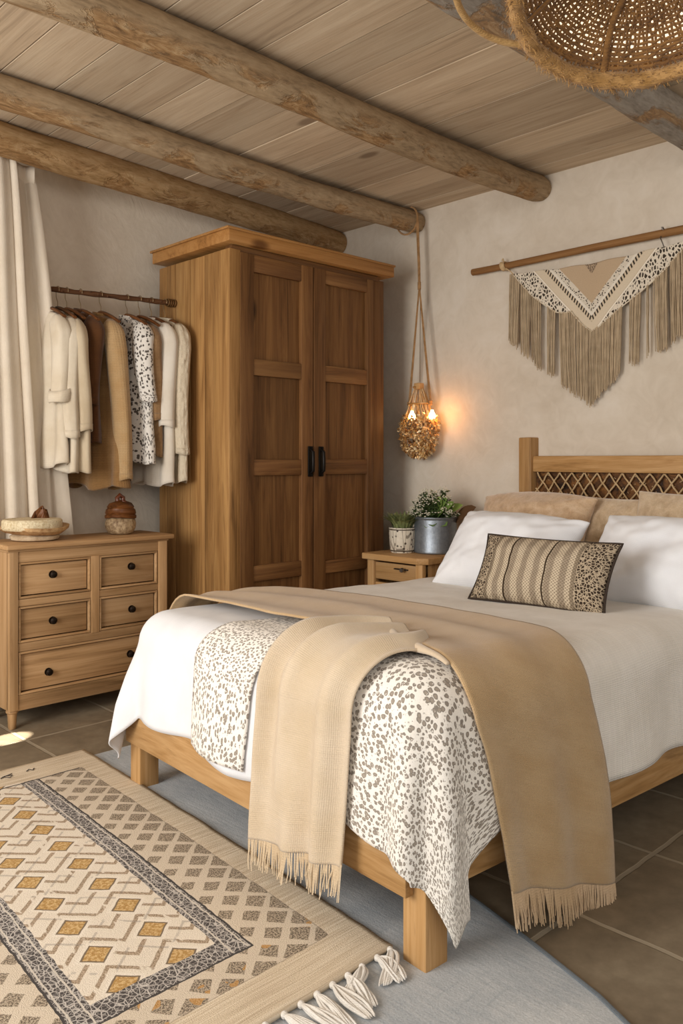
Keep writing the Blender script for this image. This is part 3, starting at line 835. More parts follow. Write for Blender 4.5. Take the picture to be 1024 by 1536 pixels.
for (dy, dx, dz, L, W, el) in ((-.055, -.09, .19, .075, .030, .5), (-.085, -.06, .20, .095, .032, .7), (-.10, -.02, .22, .11, .03, .8), (-.07, -.10, .175, .07, .030, .0), (-.035, -.115, .18, .06, .034, -.3), (-.10, -.05, .17, .08, .034, .1), (-.07, -.05, .25, .075, .03, 1.1), (-.09, .03, .22, .12, .03, .6), (-.10, -.03, .26, .07, .026, .9), (-.06, -.10, .16, .07, .03, -.6)):
    base = Vector((fc[0] + dx * .6, fc[1] + dy * .5, fc[2] + dz)); a = math.atan2(dy, dx)
    b.leaf(base, (math.cos(a) * math.cos(el), math.sin(a) * math.cos(el), math.sin(el)), (-.6, -.3, .6), L, W, .25, nseg=7)
b.build('broad_leaves', GRN2, fp, recalc=False)
b = MB(); b.leaf((fc[0] + .06, fc[1] - .10, fc[2] + .18), (.1, -.7, .55), (-.7, .2, .5), .15, .05, .1, nseg=7); b.build('dry_leaf', plain('dry_leaf', '5a4028', .8), fp, recalc=False)

# ------------------------------------------------------------------ hanging lamp
LX = 3.895
hl = thing('hanging_lamp', 'rope-hung lamp of golden dried petals glowing by the wall', 'lamp', (LX, 3.33, 1.21))
LEATH = fabric('leather_cord', '8d6a44', 'a98156', 500, .8, .3, 30, uv=False)
b = MB()
by, bz = 3.43, 2.687
# loop round the beam and two cords side by side
loop = [(LX, by + .082 * math.cos(a), bz + .082 * math.sin(a)) for a in [PI * (1.0 - k / 14 * 1.06) + PI * .35 for k in range(15)]]
b.tube([(LX, by + .085 * math.cos(2 * PI * k / 28), bz + .085 * math.sin(2 * PI * k / 28)) for k in range(28)], .006, 8, closed=True)
for s in (-1, 1):
    b.tube([(LX, 3.347 + s * .004, 2.69), (LX, 3.343 + s * .005, 2.55), (LX, 3.335 + s * .004, 2.40), (LX, 3.332 + s * .004, 2.28)], .0052, 8)
b.lathe([(.004, -.03), (.011, -.025), (.011, .02), (.004, .025)], (LX, 3.332, 2.27), 12)
b.build('rope', LEATH, hl)
for y1 in (3.412, 3.245):
    b = MB(); pts = [(LX, lerp(3.332, y1, t) , lerp(2.265, 1.555, t)) for t in [k / 12 for k in range(13)]]
    b.tube(pts, lambda t: .006 + .0035 * t, 8, sq=.6); b.lathe([(.006, -.018), (.014, -.012), (.012, 0), (.015, .01), (.006, .016)], (LX, y1, 1.548), 10)
    b.build('strap', LEATH, hl)
b = MB(); b.tube([(LX + .01, 3.332, 2.26), (LX + .01, 3.335, 1.68)], .002, 6); b.build('cable', plain('cable', '6a5238', .7), hl)
b = MB(); b.box((LX, 3.335, 1.652), (.045, .048, .04), .006); b.tube([(LX - .026, 3.345, 1.645), (LX - .04, 3.345, 1.645)], .007, 8); b.build('socket_cap', wood('oak', 'Y'), hl)
m = M('gold_petals', .32, .5); r_ = m.attr('rnd'); m.b.inputs['Metallic'].default_value = .25
m.base(m.ramp(r_, [(.0, '6a4020'), (.3, 'b98a4e'), (.65, 'dcb67c'), (1, 'f3e0b8')])); m.b.inputs['Transmission Weight'].default_value = 0
GOLD = m.m
def lamp_r(z):   # half-width in y of the shade over height
    pr = [(1.215, .035), (1.25, .095), (1.31, .125), (1.37, .135), (1.41, .15), (1.45, .125), (1.50, .095), (1.55, .078), (1.60, .055), (1.645, .03)]
    for (z0, r0), (z1, r1) in zip(pr, pr[1:]):
        if z0 <= z <= z1: return lerp(r0, r1, (z - z0) / (z1 - z0))
    return .02
b = MB()
for k in range(1500):
    z = 1.22 + .26 * random.random() ** 1.15; a = random.uniform(0, 2 * PI); r = lamp_r(z) * random.uniform(.72, 1.03)
    P = Vector((LX + r * .58 * math.cos(a), 3.335 + r * math.sin(a) + .012 * (z < 1.44) * nz(z * 20, 1), z))
    d = Vector((math.cos(a) * .6 + random.uniform(-.6, .6), math.sin(a) * .6 + random.uniform(-.6, .6), random.uniform(-1, .5)))
    nn = Vector((math.cos(a), math.sin(a), random.uniform(-.4, .6)))
    b.leaf(P, d, nn, random.uniform(.014, .026), random.uniform(.004, .008), random.uniform(-.5, .9), nseg=3)
b.build('petal_shade', GOLD, hl, recalc=False)
b = MB()   # long dry strands from the cap over the bulbs
for k in range(64):
    a = 2 * PI * k / 64 + random.uniform(-.04, .04)
    if math.cos(a) < -.35 and abs(math.sin(a)) < .55 and k % 2: continue
    pts = []
    for j in range(8):
        z = lerp(1.635, random.uniform(1.40, 1.44), j / 7); r = lamp_r(z) * .93
        pts.append((LX + r * .58 * math.cos(a + .1 * math.sin(j + k)), 3.335 + r * math.sin(a + .1 * math.sin(j + k)), z))
    b.tube(pts, lambda t: .0016 + .0012 * t, 4)
b.tube([(LX + .075 * .6 * math.cos(2 * PI * k / 24), 3.335 + .085 * math.sin(2 * PI * k / 24), 1.545) for k in range(24)], .004, 6, closed=True)
b.build('strand_cage', GOLD, hl)
m = M('bulb_glow', .3); m.b.inputs['Emission Color'].default_value = (1, .62, .25, 1); m.b.inputs['Emission Strength'].default_value = 14; m.base('ffd9a0')
for (bx_, by_, bz_) in ((LX - .052, 3.345, 1.466), (LX - .01, 3.222, 1.468)):
    b = MB(); b.lathe([(0, -.026), (.014, -.022), (.021, -.008), (.02, .006), (.010, .024), (.008, .034), (0, .034)], (bx_, by_, bz_), 16); b.build('bulb', m.m, hl)

# ------------------------------------------------------------------ wall hanging
WX = 3.962
wh = thing('wall_hanging', 'fringed textile banner with V pattern hung from a wooden dowel above the bed', 'wall hanging', (WX, 2.2, 1.9))
b = MB(); b.tube([(WX, 2.978, 2.303), (WX, 2.757, 2.302), (WX - .002, 2.2, 2.307), (WX, 1.72, 2.308), (WX, 1.40, 2.305)], lambda t: .0195 + .001 * math.sin(t * 20), 16); b.build('dowel', wood('stick', 'Y'), wh)
b = MB()
for k in range(4): b.tube([(WX + .024 * math.cos(a), 2.757 + (k - 1.5) * .0075 + .006 * math.sin(a), 2.302 + .024 * math.sin(a)) for a in [2 * PI * j / 16 for j in range(16)]], .0045, 6, closed=True)
b.tube([(WX - .012, 2.752, 2.325), (WX - .016, 2.755, 2.342), (WX - .01, 2.765, 2.335)], .004, 6)
b.tube([(WX - .016, 2.735, 2.285), (WX - .012, 2.705, 2.262), (WX - .008, 2.69, 2.243)], .003, 6)
b.build('rope_ring', ROPE, wh)
for hy_ in (1.823,):
    b = MB(); b.tube([(WX - .022, hy_ - .004, 2.318), (WX - .026, hy_, 2.332), (WX, hy_ + .006, 2.338), (WX + .02, hy_ + .004, 2.32), (WX - .018, hy_ + .012, 2.285), (WX - .024, hy_, 2.262), (WX - .01, hy_ - .004, 2.238), (WX - .004, hy_ + .012, 2.236)], .0028, 6); b.build('hook', STEEL, wh)
YC = 2.212
def wh_top(a): return 2.228 + .022 * (abs(a) / .48) ** 1.5 - .003 * math.cos(a * 30)
_bp = [(-.50, 2.248), (-.478, 2.21), (-.40, 2.135), (-.33, 2.080), (-.263, 2.035), (-.18, 1.985), (-.10, 1.930), (-.05, 1.895), (0, 1.872), (.05, 1.91), (.10, 1.965), (.117, 1.990), (.16, 1.987), (.21, 1.998), (.28, 2.045), (.356, 2.104), (.42, 2.17), (.478, 2.238), (.50, 2.252)]
def wh_bot(a):
    for (a0, z0), (a1, z1) in zip(_bp, _bp[1:]):
        if a0 <= a <= a1: return lerp(z0, z1, (a - a0) / (a1 - a0))
    return 2.25
def wh_fn(u, v):
    a = lerp(-.49, .49, u); z = lerp(wh_top(a), min(wh_bot(a), wh_top(a) - .002), v)
    return Vector((WX + .004 + .006 * nz(a * 6, z * 6), YC + a, z))
def mat_banner():
    m = M('banner_print', .95, .1)
    x, y, z = m.xyz('UV'); co = m.tc('UV')       # x = signed distance from the middle, y = height
    a = x.abs(); k = y - a * 1.1
    fine = m.noise(co, 240, 2)
    d, _ = m.vor(co, 95, 'F1', .9); d2, _ = m.vor(m.comb(x, y * .7, 0), 66, 'DISTANCE_TO_EDGE', 1)
    cc = m.mix(m.noise(co, 10, 3), 'd6c6ae', 'c9b69a')
    def bandf(lo, hi): return k.ss(lo - .002, lo + .002) * (1.0 - k.ss(hi - .002, hi + .002))
    inner = k.ss(2.016, 2.02)
    cc = m.mix(inner, cc, 'bda588')
    b1 = bandf(1.972, 2.018) ; cc = m.mix(b1, cc, 'd8cdbb'); cc = m.mix(b1 * (1.0 - d.ss(.30, .42)), cc, '4a4138')
    b2 = bandf(1.952, 1.972); cc = m.mix(b2, cc, 'e3dacb')
    dash = ((a + y * .4) * 330.0).sin().ss(-.1, .3) * bandf(1.922, 1.952); cc = m.mix(dash, cc, '3e362f')
    b4 = bandf(1.868, 1.918); cc = m.mix(b4 * .6, cc, 'd9cab2')
    w = 1.0 - k.ss(1.845, 1.852)
    cc = m.mix(w, cc, 'dfd3c0'); cc = m.mix(w * d2.ss(.10, .20), cc, '453c33')
    w2 = bandf(1.852, 1.860); cc = m.mix(w2, cc, 'efe6d8')
    tri = ((2.236 - y) + a * 1.5 < .066) * m.noise(m.comb(x * 2.0, y, 0), 95, 2).ss(.44, .5); cc = m.mix(tri * .85, cc, '66564a')
    m.base(m.bright(cc, fine * .36 + .82)).bump(fine, .4, .003); return m.m
b = MB(); b.grid(wh_fn, 120, 40, lambda u, v: ((lambda a: (a, lerp(wh_top(a), min(wh_bot(a), wh_top(a) - .002), v)))(lerp(-.49, .49, u))))
b.build('banner', mat_banner(), wh, solid=.005)
b = MB(); b.tube([(WX - .001, YC + a, wh_bot(a)) for a in [-.488 + .976 * k / 120 for k in range(121)]], .0032, 6); b.build('edge_cord', fabric('cream_cord', 'dccfb8', None, 900, uv=False), wh)
FRNG = fabric('taupe_yarn', 'b19c7f', 'c0ab8d', 1500, .95, .4, 20, uv=False)
def wfr(a0, a1, z0, z1, zm=None, n=None, slant=0, conv=.86):
    b = MB(); n = n or int(abs(a1 - a0) / .0056); ac = (a0 + a1) / 2
    for k in range(n):
        t = (k + .5) / n; a = lerp(a0, a1, t); zt = min(wh_bot(a), 2.245) + .004
        zb = (lerp(z0, z1, t) if zm is None else (lerp(z0, zm, t * 2) if t < .5 else lerp(zm, z1, t * 2 - 1))) + random.uniform(-.014, .014)
        e = ac + (a - ac) * conv + slant
        for lay in range(2):
            xo = WX - .002 + lay * .007 + random.uniform(-.002, .002); jt = random.uniform(-.0025, .0025)
            P = [(xo - .003 * math.sin(PI * q), YC + lerp(a, e, q ** 1.3) + jt + .002 * math.sin(q * 9 + k), lerp(zt, zb + lay * .012, q)) for q in (0, .3, .65, 1)]
            b.tube(P, lambda q: .0029 - .0007 * q, 5)
    b.build('fringe', FRNG, wh)
wfr(.505, .438, 1.865, 1.83, slant=.012)
wfr(.432, .372, 1.80, 1.765, slant=.004)
wfr(.366, .305, 1.74, 1.68, slant=-.006)
wfr(.262, .212, 1.665, 1.655, slant=.004)
wfr(.190, -.172, 1.60, 1.635, 1.485, conv=.93)
wfr(-.212, -.272, 1.68, 1.685, slant=.008)
wfr(-.300, -.310, 1.71, 1.705, n=2)
wfr(-.335, -.405, 1.725, 1.74, slant=-.006)
wfr(-.42, -.50, 1.77, 1.80, slant=-.002)

# ------------------------------------------------------------------ curtains
LIN = fabric('curtain_linen', 'dccfbd', 'd2c4b0', 900, .95, .25, 5, var=.08)
def curtain(label, y0, top, bot, ztop, folds, amp, seed, head):
    """top/bot: (x0, x1) extents at the top and at the floor"""
    root = thing('curtain', label, 'curtain', ((bot[0] + bot[1]) / 2, y0, 0), 'linen curtains')
    def fn(u, v):
        x = lerp(lerp(top[0], top[1], v), lerp(bot[0], bot[1], v), u ** .8); f = 2 * PI * folds * v + seed
        a = amp * (.55 + .45 * u); y = y0 + a * math.sin(f + .5 * math.sin(u * 3 + seed)) + .25 * a * math.sin(2.3 * f + u * 2)
        return Vector((x + .012 * math.cos(f) * 1, y + .02 * nz(u * 3, v * 4, seed), lerp(ztop, .015, u)))
    b = MB(); b.grid(fn, 60, 120, lambda u, v: (v * 1.2, u * 2.7)); b.build('panel', LIN, root, solid=.003)
    if head:
        b = MB(); b.tube([(lerp(top[0], top[1], k / 40), y0 + amp * .55 * math.sin(2 * PI * folds * k / 40 + seed), ztop - .03) for k in range(41)], .02, 10, sq=2.2); b.build('header', LIN, root)
    else:
        b = MB(); b.grid(lambda u, v: fn(0, v) + Vector((.0, -.006 * math.sin(u * PI), .06 * u - .02 + .018 * math.sin(v * 41))), 4, 90); b.build('header', LIN, root, solid=.003)
curtain('wide front linen curtain panel at the left edge with a ruffled top', 3.968, (1.20, 1.662), (1.12, 1.83), 2.675, 5.6, .022, .4, False)
curtain('narrow linen curtain panel behind the wide one, beside the clothes rail', 4.005, (1.62, 1.768), (1.68, 2.05), 2.63, 1.5, .022, 1.2, True)

# ------------------------------------------------------------------ clothes rail
P0, P1 = Vector((1.55, 4.085, 2.062)), Vector((2.534, 3.932, 2.062))
def rod_at(x): t = (x - P0.x) / (P1.x - P0.x); return P0.lerp(P1, t)
cr = thing('clothes_rail', 'thin dark stick serving as clothes rail between curtain and wardrobe', 'clothes rail', P1)
b = MB(); b.tube([P0.lerp(P1, .17 + .83 * k / 24) + Vector((0, .003 * nz(k * .6, 0), .004 * nz(k * .7, 3))) for k in range(25)], lambda t: .0135 + .0018 * math.sin(t * 31), 10)
for k in range(14):
    t = random.uniform(.2, 1); q = P0.lerp(P1, t); b.lathe([(0, -.006), (.006, -.003), (.005, .004), (0, .006)], q + Vector((0, -.012, random.uniform(-.008, .01))), 7)
b.build('stick', wood('redstick', 'X'), cr)
b = MB()
q = P1 - Vector((.03, -.005, 0))
for k in range(3): b.tube([(q.x - .012 + k * .012, q.y + .019 * math.cos(a), q.z + .019 * math.sin(a)) for a in [2 * PI * j / 14 for j in range(14)]], .0045, 6, closed=True)
b.lathe([(.022, 0), (.022, .006), (.008, .012), (.008, .03)], P1 - Vector((.0005, 0, 0)), 14, Matrix.Rotation(-PI / 2, 3, 'Y'))
b.build('end_tie', plain('brass_tie', '6b4c2a', .5, .4), cr)

HOOK = plain('hook_brass', 'a08a68', .35, .8, .5, .1, 60, 0)
YAW0 = math.atan2(P1.y - P0.y, P1.x - P0.x)
def make_hanger(x, label, hw=.19):
    r = rod_at(x); o = thing('coat_hanger', label, 'hanger', (x, r.y, r.z), 'hangers on the clothes rail')
    b = MB(); pts = [Vector((0, hw * s, -.112 - .05 * abs(s) ** 1.5 + .02 * (1 - abs(s)))) for s in [-1 + k / 8 for k in range(17)]]
    b.tube([Vector((x, r.y, r.z)) + p for p in pts], lambda t: .010 + .004 * math.sin(PI * t), 8, sq=.7); b.build('bar', wood('brown', 'Y'), o)
    b = MB(); pts = [(0, 0, -.095), (0, .0, -.06), (0, .016, -.035), (0, .018, -.008)] + [(0, .0185 * math.cos(a), .0185 * math.sin(a)) for a in [k * PI / 8 for k in range(0, 10)]]
    b.tube([Vector((x, r.y, r.z)) + Vector(p) for p in pts], .0022, 6); b.build('hook', HOOK, o)
    return o
def garment(name, label, cat, x, hw, ztop, zbot, th, mat, seed, yaw=0, hem=1.12, sleeve=None, smat=None, ncol=5.0, front=None, slope=.075, lip=0):
    """a garment on a hanger: its flat plane is square to the rail; hw half shoulder width"""
    r = rod_at(x); o = thing(name, label, cat, (x, r.y, zbot)); R = Matrix.Rotation(yaw + YAW0 * .6, 3, 'Z'); C = Vector((x, r.y, 0))
    H = ztop - zbot
    def sec(u, v):
        # u from the neck down to the hem, v round the section
        a = 2 * PI * v; z = ztop - H * u
        sh = slope * 1.0
        if u * H < sh: f = lerp(.30, 1.0, (u * H / sh) ** .75)
        else: f = 1 + (hem - 1) * ((u * H - sh) / (H - sh))
        ty = hw * f; tx = th * (.55 + .45 * min(1, u * H / .12)) * (1 + .35 * u)
        cs, sn = math.cos(a), math.sin(a)
        px = tx * math.copysign(abs(cs) ** .85, cs); py = ty * math.copysign(abs(sn) ** .8, sn)
        fold = (.35 + .65 * u) * th * .42 * math.sin(py / hw * ncol * 1.7 + seed + .6 * math.sin(u * 3 + seed))
        px += fold + .010 * nz(py * 9 + seed, z * 5, seed)
        py += .014 * u * nz(z * 4, seed, 2)
        zz = z + (.012 * math.sin(py * 22 + seed) * (u > .97)) + .02 * nz(py * 4 + seed, 0, 1) * u * u
        return C + R @ Vector((px, py, zz))
    b = MB(); b.grid(sec, 44, 56, lambda u, v: (v * hw * 4, u * H), wrap=True); b.build('body', mat, o, solid=.004, angle=180)
    if sleeve:
        for (sd, L, roll) in sleeve:
            b = MB(); zs = ztop - slope * .35
            def slv(u, v, k=1.0):
                a = 2 * PI * v; t = max(0, u)
                bulge = math.sin(PI / 2 * min(1, (t * L + .004) / .09)) ** .6
                ry = lerp(.068, .046, t) * bulge * (1 + .16 * nz(math.cos(a) * 1.3 + seed, math.sin(a) * 1.3, t * 1.6)) * k
                rx = lerp(.050, .036, t) * bulge * (1 + .22 * nz(math.cos(a) * 1.6, math.sin(a) * 1.6 + seed, t * 1.3 + 5)) * k
                y = sd * (hw * lerp(.72, .86, min(1, t * 5)) + hw * (hem - 1) * .85 * t)
                return C + R @ Vector((rx * math.cos(a) - th * .55 + .012 * math.sin(t * 4 + seed), y + ry * math.sin(a), zs - L * t + .006 * math.sin(a * 2 + seed) * (t > .98)))
            b.grid(slv, 40, 28, lambda u, v: (v * .3, u * L), wrap=True)
            so = b.build('sleeve', smat or mat, o, solid=.004, angle=180)
            b = MB()
            if roll:
                def cuff(u, v):
                    w_ = [(1.0, .92), (1.01, 1.22), (1.0, 1.34), (.93, 1.36), (.88, 1.28), (.885, 1.08)][min(5, int(u * 5 + .5))]
                    p = slv(w_[0], v, w_[1]); return p + Vector((0, 0, .016 * math.sin(2 * PI * v + 1)))
                b.grid(cuff, 5, 28, lambda u, v: (v * .3, u * .08), wrap=True); b.build('cuff', smat or mat, so, solid=.005, angle=180, sub=1) if False else b.build('cuff', smat or mat, so, solid=.006, angle=180)
            else:
                b.grid(lambda u, v: slv(lerp(1.0, 1 - .035 / L, u), v, 1.05), 2, 28, lambda u, v: (v * .3, u * .08), wrap=True); b.build('cuff', smat or mat, so, solid=.003, angle=180)
    # collar band
    b = MB()
    b.grid(lambda u, v: C + R @ Vector(((th * .5 + .012) * math.cos(2 * PI * v) * (1 - .15 * u), hw * .31 * math.sin(2 * PI * v), ztop - .012 + .034 * u + .012 * math.sin(2 * PI * v) * u)), 4, 28, lambda u, v: (v * .3, u * .04), wrap=True)
    b.build('collar', front or mat, o, solid=.004, angle=180)
    return o
CREAM = fabric('cream_shirting', 'd8ccb8', 'cbbca4', 1000, .95, .2, 7, var=.06)
SAND = fabric('sand_shirting', 'c9b99f', 'bcaa8e', 1000, .95, .2, 7, var=.06)
CAMEL = fabric('camel_tweed', '8f6d45', '7f5e39', 500, .98, .6, 9, slub=.1, var=.25)
CAMELL = fabric('camel_light', 'b3956d', 'a6855b', 500, .98, .6, 9, slub=.1, var=.25)
UMBER = fabric('umber_cloth', '5b3a20', '4c2f19', 700, .95, .3, 8, var=.12)
KNIT = fabric('brown_knit', '9b7b58', '856645', 300, .98, .9, 9, var=.25)
IVORY = fabric('ivory_cotton', 'dbd2c4', 'd1c6b5', 1000, .95, .2, 6, var=.05)
m = M('cable_knit', .98, .1); x, y, z = m.xyz('UV'); co = m.tc('UV')
dd, _ = m.vor(m.comb(x, y * .6, 0), 48, 'SMOOTH_F1', .6); ff = m.noise(co, 200, 2)
m.base(m.bright(m.mix(dd, 'd6c9b2', 'c3b399'), ff * .3 + .84)).bump(dd * -1.0 + ff * .2, .9, .012); CABLE = m.m
m = M('ink_print', .95, .1); x, y, z = m.xyz('UV'); co = m.tc('UV')
dd, _ = m.vor(m.addv(m.comb(x * 1.0, y * .75, 0), (0, 0, 0)), 80, 'F1', 1.0); n_ = m.noise(co, 85, 3, .7, .8)
m.base(m.mix(((dd * .8 + n_ * .5).ss(.53, .60)), '57504a', 'd9d3ca')).bump(m.noise(co, 300, 2), .3, .003); INK = m.m
for x_, lab in ((1.855, 'leftmost wooden hanger, under the cream shirt with a rolled cuff'), (1.905, 'second hanger from the curtain, under the plain cream shirt'), (1.95, 'hanger holding the sand shirt beside the dark brown jacket'), (2.02, 'hanger holding the dark brown jacket'), (2.125, 'hanger holding the camel jacket'),
                (2.265, 'hanger holding the ink-print blouse'), (2.335, 'hanger holding the brown knit'), (2.40, 'hanger holding the ivory blouse'), (2.478, 'hanger nearest the wardrobe, under the cable cardigan')):
    make_hanger(x_, lab)
garment('shirt', 'cream shirt with a rolled-up cuff hanging next to the curtain', 'shirt', 1.855, .19, 1.94, 1.17, .030, CREAM, .3, .10, 1.12, [(-1, .42, 1)])
garment('shirt', 'plain cream shirt second from the curtain, its front edge showing', 'shirt', 1.905, .195, 1.935, 1.15, .026, CREAM, 2.1, .08, 1.12, [(-1, .60, 0)])
garment('shirt', 'sand coloured shirt third from the curtain', 'shirt', 1.95, .20, 1.93, 1.14, .026, SAND, 4.0, .08, 1.14, [(-1, .56, 0)])
garment('jacket', 'dark brown jacket mostly hidden between sand shirt and camel jacket', 'jacket', 2.02, .165, 1.955, 1.30, .030, UMBER, 1.0, .15, 1.0, [(-1, .45, 0)])
garment('jacket', 'camel tweed jacket hanging in the middle of the rail, the longest garment', 'jacket', 2.125, .165, 1.945, 1.055, .050, CAMEL, 5.0, .30, 1.42, [(-1, .82, 0)], CAMELL, 3.4)
garment('blouse', 'white blouse with dark ink-like print hanging right of the camel jacket', 'blouse', 2.265, .19, 1.945, 1.19, .036, INK, 2.6, .22, 1.22, [(-1, .42, 0)])
garment('sweater', 'brown knit sweater squeezed behind the printed blouse', 'sweater', 2.335, .185, 1.935, 1.22, .026, KNIT, 3.7, .10, 1.04, [(-1, .50, 0)])
garment('blouse', 'plain ivory blouse hanging left of the cable cardigan', 'blouse', 2.40, .20, 1.95, 1.075, .034, IVORY, .9, .10, 1.14, [(-1, .55, 0)])
garment('cardigan', 'cream cable-knit cardigan hanging closest to the wardrobe', 'cardigan', 2.478, .205, 1.955, 1.09, .028, CABLE, 1.9, .06, 1.16, [(-1, .70, 0)])

# ------------------------------------------------------------------ floor mat and rug
def mat_mat():
    m = M('blue_grey_weave', .95, .1); x, y, z = m.xyz()
    n = m.noise(m.tc(), 3, 5, .6, .5); f = m.noise(m.tc(), 220, 2); s = m.noise(m.comb(x * 40.0, y * 4.0, 0), 3, 3)
    cc = m.ramp(n * .6 + s * .4, [(.32, '979da2'), (.5, 'aeb1b3'), (.68, 'c2c3c2')])
    dkn = m.noise(m.comb(x * .8, y * 5.0, 0), 4, 4, .6, 1).ss(.60, .72)
    cc = m.mix(dkn * .3, cc, '77818a')
    m.base(m.bright(cc, f * .5 + .75)).bump(f * .8 + s * .4, .5, .003); return m.m
mt_poly = [(.25, .45), (1.47, .47), (1.63, .78), (1.70, .93), (1.77, 1.15), (1.825, 1.347), (1.90, 1.65), (2.02, 2.3), (2.05, 3.12), (.25, 3.12)]
b = MB(); b.prism(mt_poly, 0.0, .006, .0015); o = b.build('floor_mat', mat_mat(), smooth=False)
tag(o, 'flat blue-grey floor mat lying under the bed foot and the rug', 'mat')
b = MB(); edge = [Vector((x_, y_, .008)) for x_, y_ in mt_poly[:9]]
b.tube(edge, .006, 6, sq=.6); b.build('bound_edge', plain('mat_edge', '6d747a', .95, 0, .1, .25, 200, .4), o)

RW, RL = .99, 1.80
def rug_pt(s, t):
    """s: distance from the right edge, t: distance from the near edge"""
    f = t / RL; xr = lerp(1.500, 1.612, f) + .010 * math.sin(f * PI); return Vector((xr - s, lerp(1.368, 3.172, f) - .006 * s, 0))
def mat_rug():
    m = M('kilim', .97, .08)
    s, t, _ = m.xyz('UV'); co = m.tc('UV')
    wob = (m.noise(co, 26, 2) - .5) * .010
    S = (s - .495).abs() ; e = .495 - S                       # e: distance from the nearer long edge
    e = e + wob; T = t + wob
    fine = m.noise(m.comb(s * 500.0, t * 180.0, 0), 1, 2); speck = m.noise(co, 230, 2)
    # plain border with cross-wise weave lines
    wl = m.noise(m.comb(s * 5.0, t * 150.0, 0), 1, 3); wl2 = m.noise(m.comb(s * 150.0, t * 5.0, 0), 1, 3)
    nearb = (T < .138)
    stri = wl * (1.0 - nearb) + m.noise(m.comb(s * 4.0, t * 210.0, 0), 1, 3) * nearb
    cc = m.ramp(stri, [(.3, 'b5a28a'), (.5, 'cebda4'), (.7, 'dccfba')])
    far = (T > 1.60)
    inside = (e > .092) * (T > .138) * (T < 1.62)
    ground = m.mix(speck, 'd5c8b6', 'c3b39d'); cc = m.mix(inside, cc, ground)
    # trellis of brown lozenges between border and stripe
    p = .098
    A = ((s + T) / p).fract() - .5; B = ((s - T) / p).fract() - .5
    size = e.min((T - .138) * 1.73 + .092).rng(.09, .27, .42, .24)
    cell = (A.abs().max(B.abs()) < size) * inside
    lz = m.mix(speck.ss(.46, .54), '6e6255', 'b3a48f')
    cc = m.mix(cell * (wl.ss(.2, .45)), cc, lz)
    gold = (m.noise(co, 15, 2) > .62) * (T < .25) * cell; cc = m.mix(gold * .7, cc, 'c08f4e')
    # charcoal stripe
    so = (e > .262) * (T > .236) * (T < 1.628); si = (e > .330) * (T > .308) * (T < 1.640)
    ve, _ = m.vor(m.comb(s, t * .8, 0), 70, 'DISTANCE_TO_EDGE', 1.0); v2, _ = m.vor(m.comb(s * .8, t, .3), 105, 'DISTANCE_TO_EDGE', 1.0)
    sq = (1.0 - ve.ss(.03, .085)).max((1.0 - v2.ss(.03, .08)) * .6)
    ch = m.mix(sq, '504b49', 'bdb6ae')
    rim = ((e < .271) + (e > .321) * (T > .299)) .min(1.0); rim2 = ((T < .245) + (T > .299) * (T < .31)).min(1.0)
    ch = m.mix(((e - .276).abs() < .0022)._op('MAXIMUM', (e - .316).abs() < .0022) * (T > .245), ch, 'c8bfb2')
    ch = m.mix((rim * .0 + (e < .268) + (T < .242)).min(1.0), ch, '4c4846')
    cc = m.mix(so, cc, ch)
    # inner field: zigzags and gold diamonds
    fld = m.mix(speck, 'e2d8c9', 'd2c4b0')
    q = .153; a = ((s - .4195) / q + .5).fract() - .5; bq = ((T - .468) / .147 + .5).fract() - .5
    tri = a.abs() * q
    zz = ((T + tri * 1.0) / .0735).fract()
    zb = (zz - .5).abs()
    zl = (1.0 - zb.ss(.09, .14)) * m.noise(m.comb(s * 3.0, t * 1.0, 0), 14, 2).ss(.34, .42)
    fld = m.mix(zl, fld, m.mix(speck.ss(.47, .55), 'b3a08a', '8f7c66'))
    zt = (((T - tri) / .147).fract() - .5).abs(); fld = m.mix((1.0 - zt.ss(.02, .05)) * .45 * m.noise(co, 22, 2).ss(.42, .5), fld, '8b8178')
    md = a.abs() * q + bq.abs() * .147
    fld = m.mix(1.0 - md.ss(.056, .060), fld, 'ded3c3')
    fld = m.mix(1.0 - md.ss(.043, .046), fld, '7a6a58')
    ti = X(m.t, m.n('ShaderNodeTexWhiteNoise').outputs['Value'])
    fld = m.mix(1.0 - md.ss(.036, .039), fld, m.mix(m.noise(co, 120, 3).ss(.42, .6), 'ac8752', 'caab7a'))
    cc = m.mix(si, cc, fld)
    line = ((T - 1.622).abs() < .004) * (e > .10); cc = m.mix(line, cc, '5a534e')
    out = ((e - .094).abs() < .0016) * (T > .138) * (T < 1.62) + ((T - .138).abs() < .0016) * (e > .094); cc = m.mix(out * .5, cc, '8a7c6b')
    m.base(m.bright(cc, fine * .34 + .83)).bump(fine * .7 + speck * .5 + wl * .4, .6, .004); return m.m
rug = thing('patterned_rug', 'cream woven runner rug with gold diamonds and charcoal border stripes', 'rug', rug_pt(.5, .9))
b = MB()
def rugf(u, v):
    s, t = u * RW, v * RL; p = rug_pt(s + .004 * nz(t * 14, 0) * (u < .02), t)
    p.z = .015 + .0025 * nz(s * 6, t * 6); return p
b.grid(rugf, 60, 100, lambda u, v: (u * RW, v * RL)); b.build('woven_field', mat_rug(), rug, solid=.010)
INKM = plain('ink_stitch', '4e4844', .95, 0, .1, .2, 200, .2)
for (s0, t0, pts) in ((.33, 1.715, [(0, 0), (.02, .015), (.045, .004), (.03, -.012), (.01, .01), (.05, .022)]), (.23, 1.72, [(0, 0), (.014, .014), (.022, -.004), (.034, .012)]), (.50, 1.70, [(0, 0), (.012, .012), (.03, .002)])):
    b = MB(); P = [rug_pt(s0 + .04 - ds, t0 + dt) for ds, dt in pts]
    b.tube([Vector((v.x, v.y, .0225)) for v in P], .0028, 5, sq=.4); b.build('stitched_sign', INKM, rug)
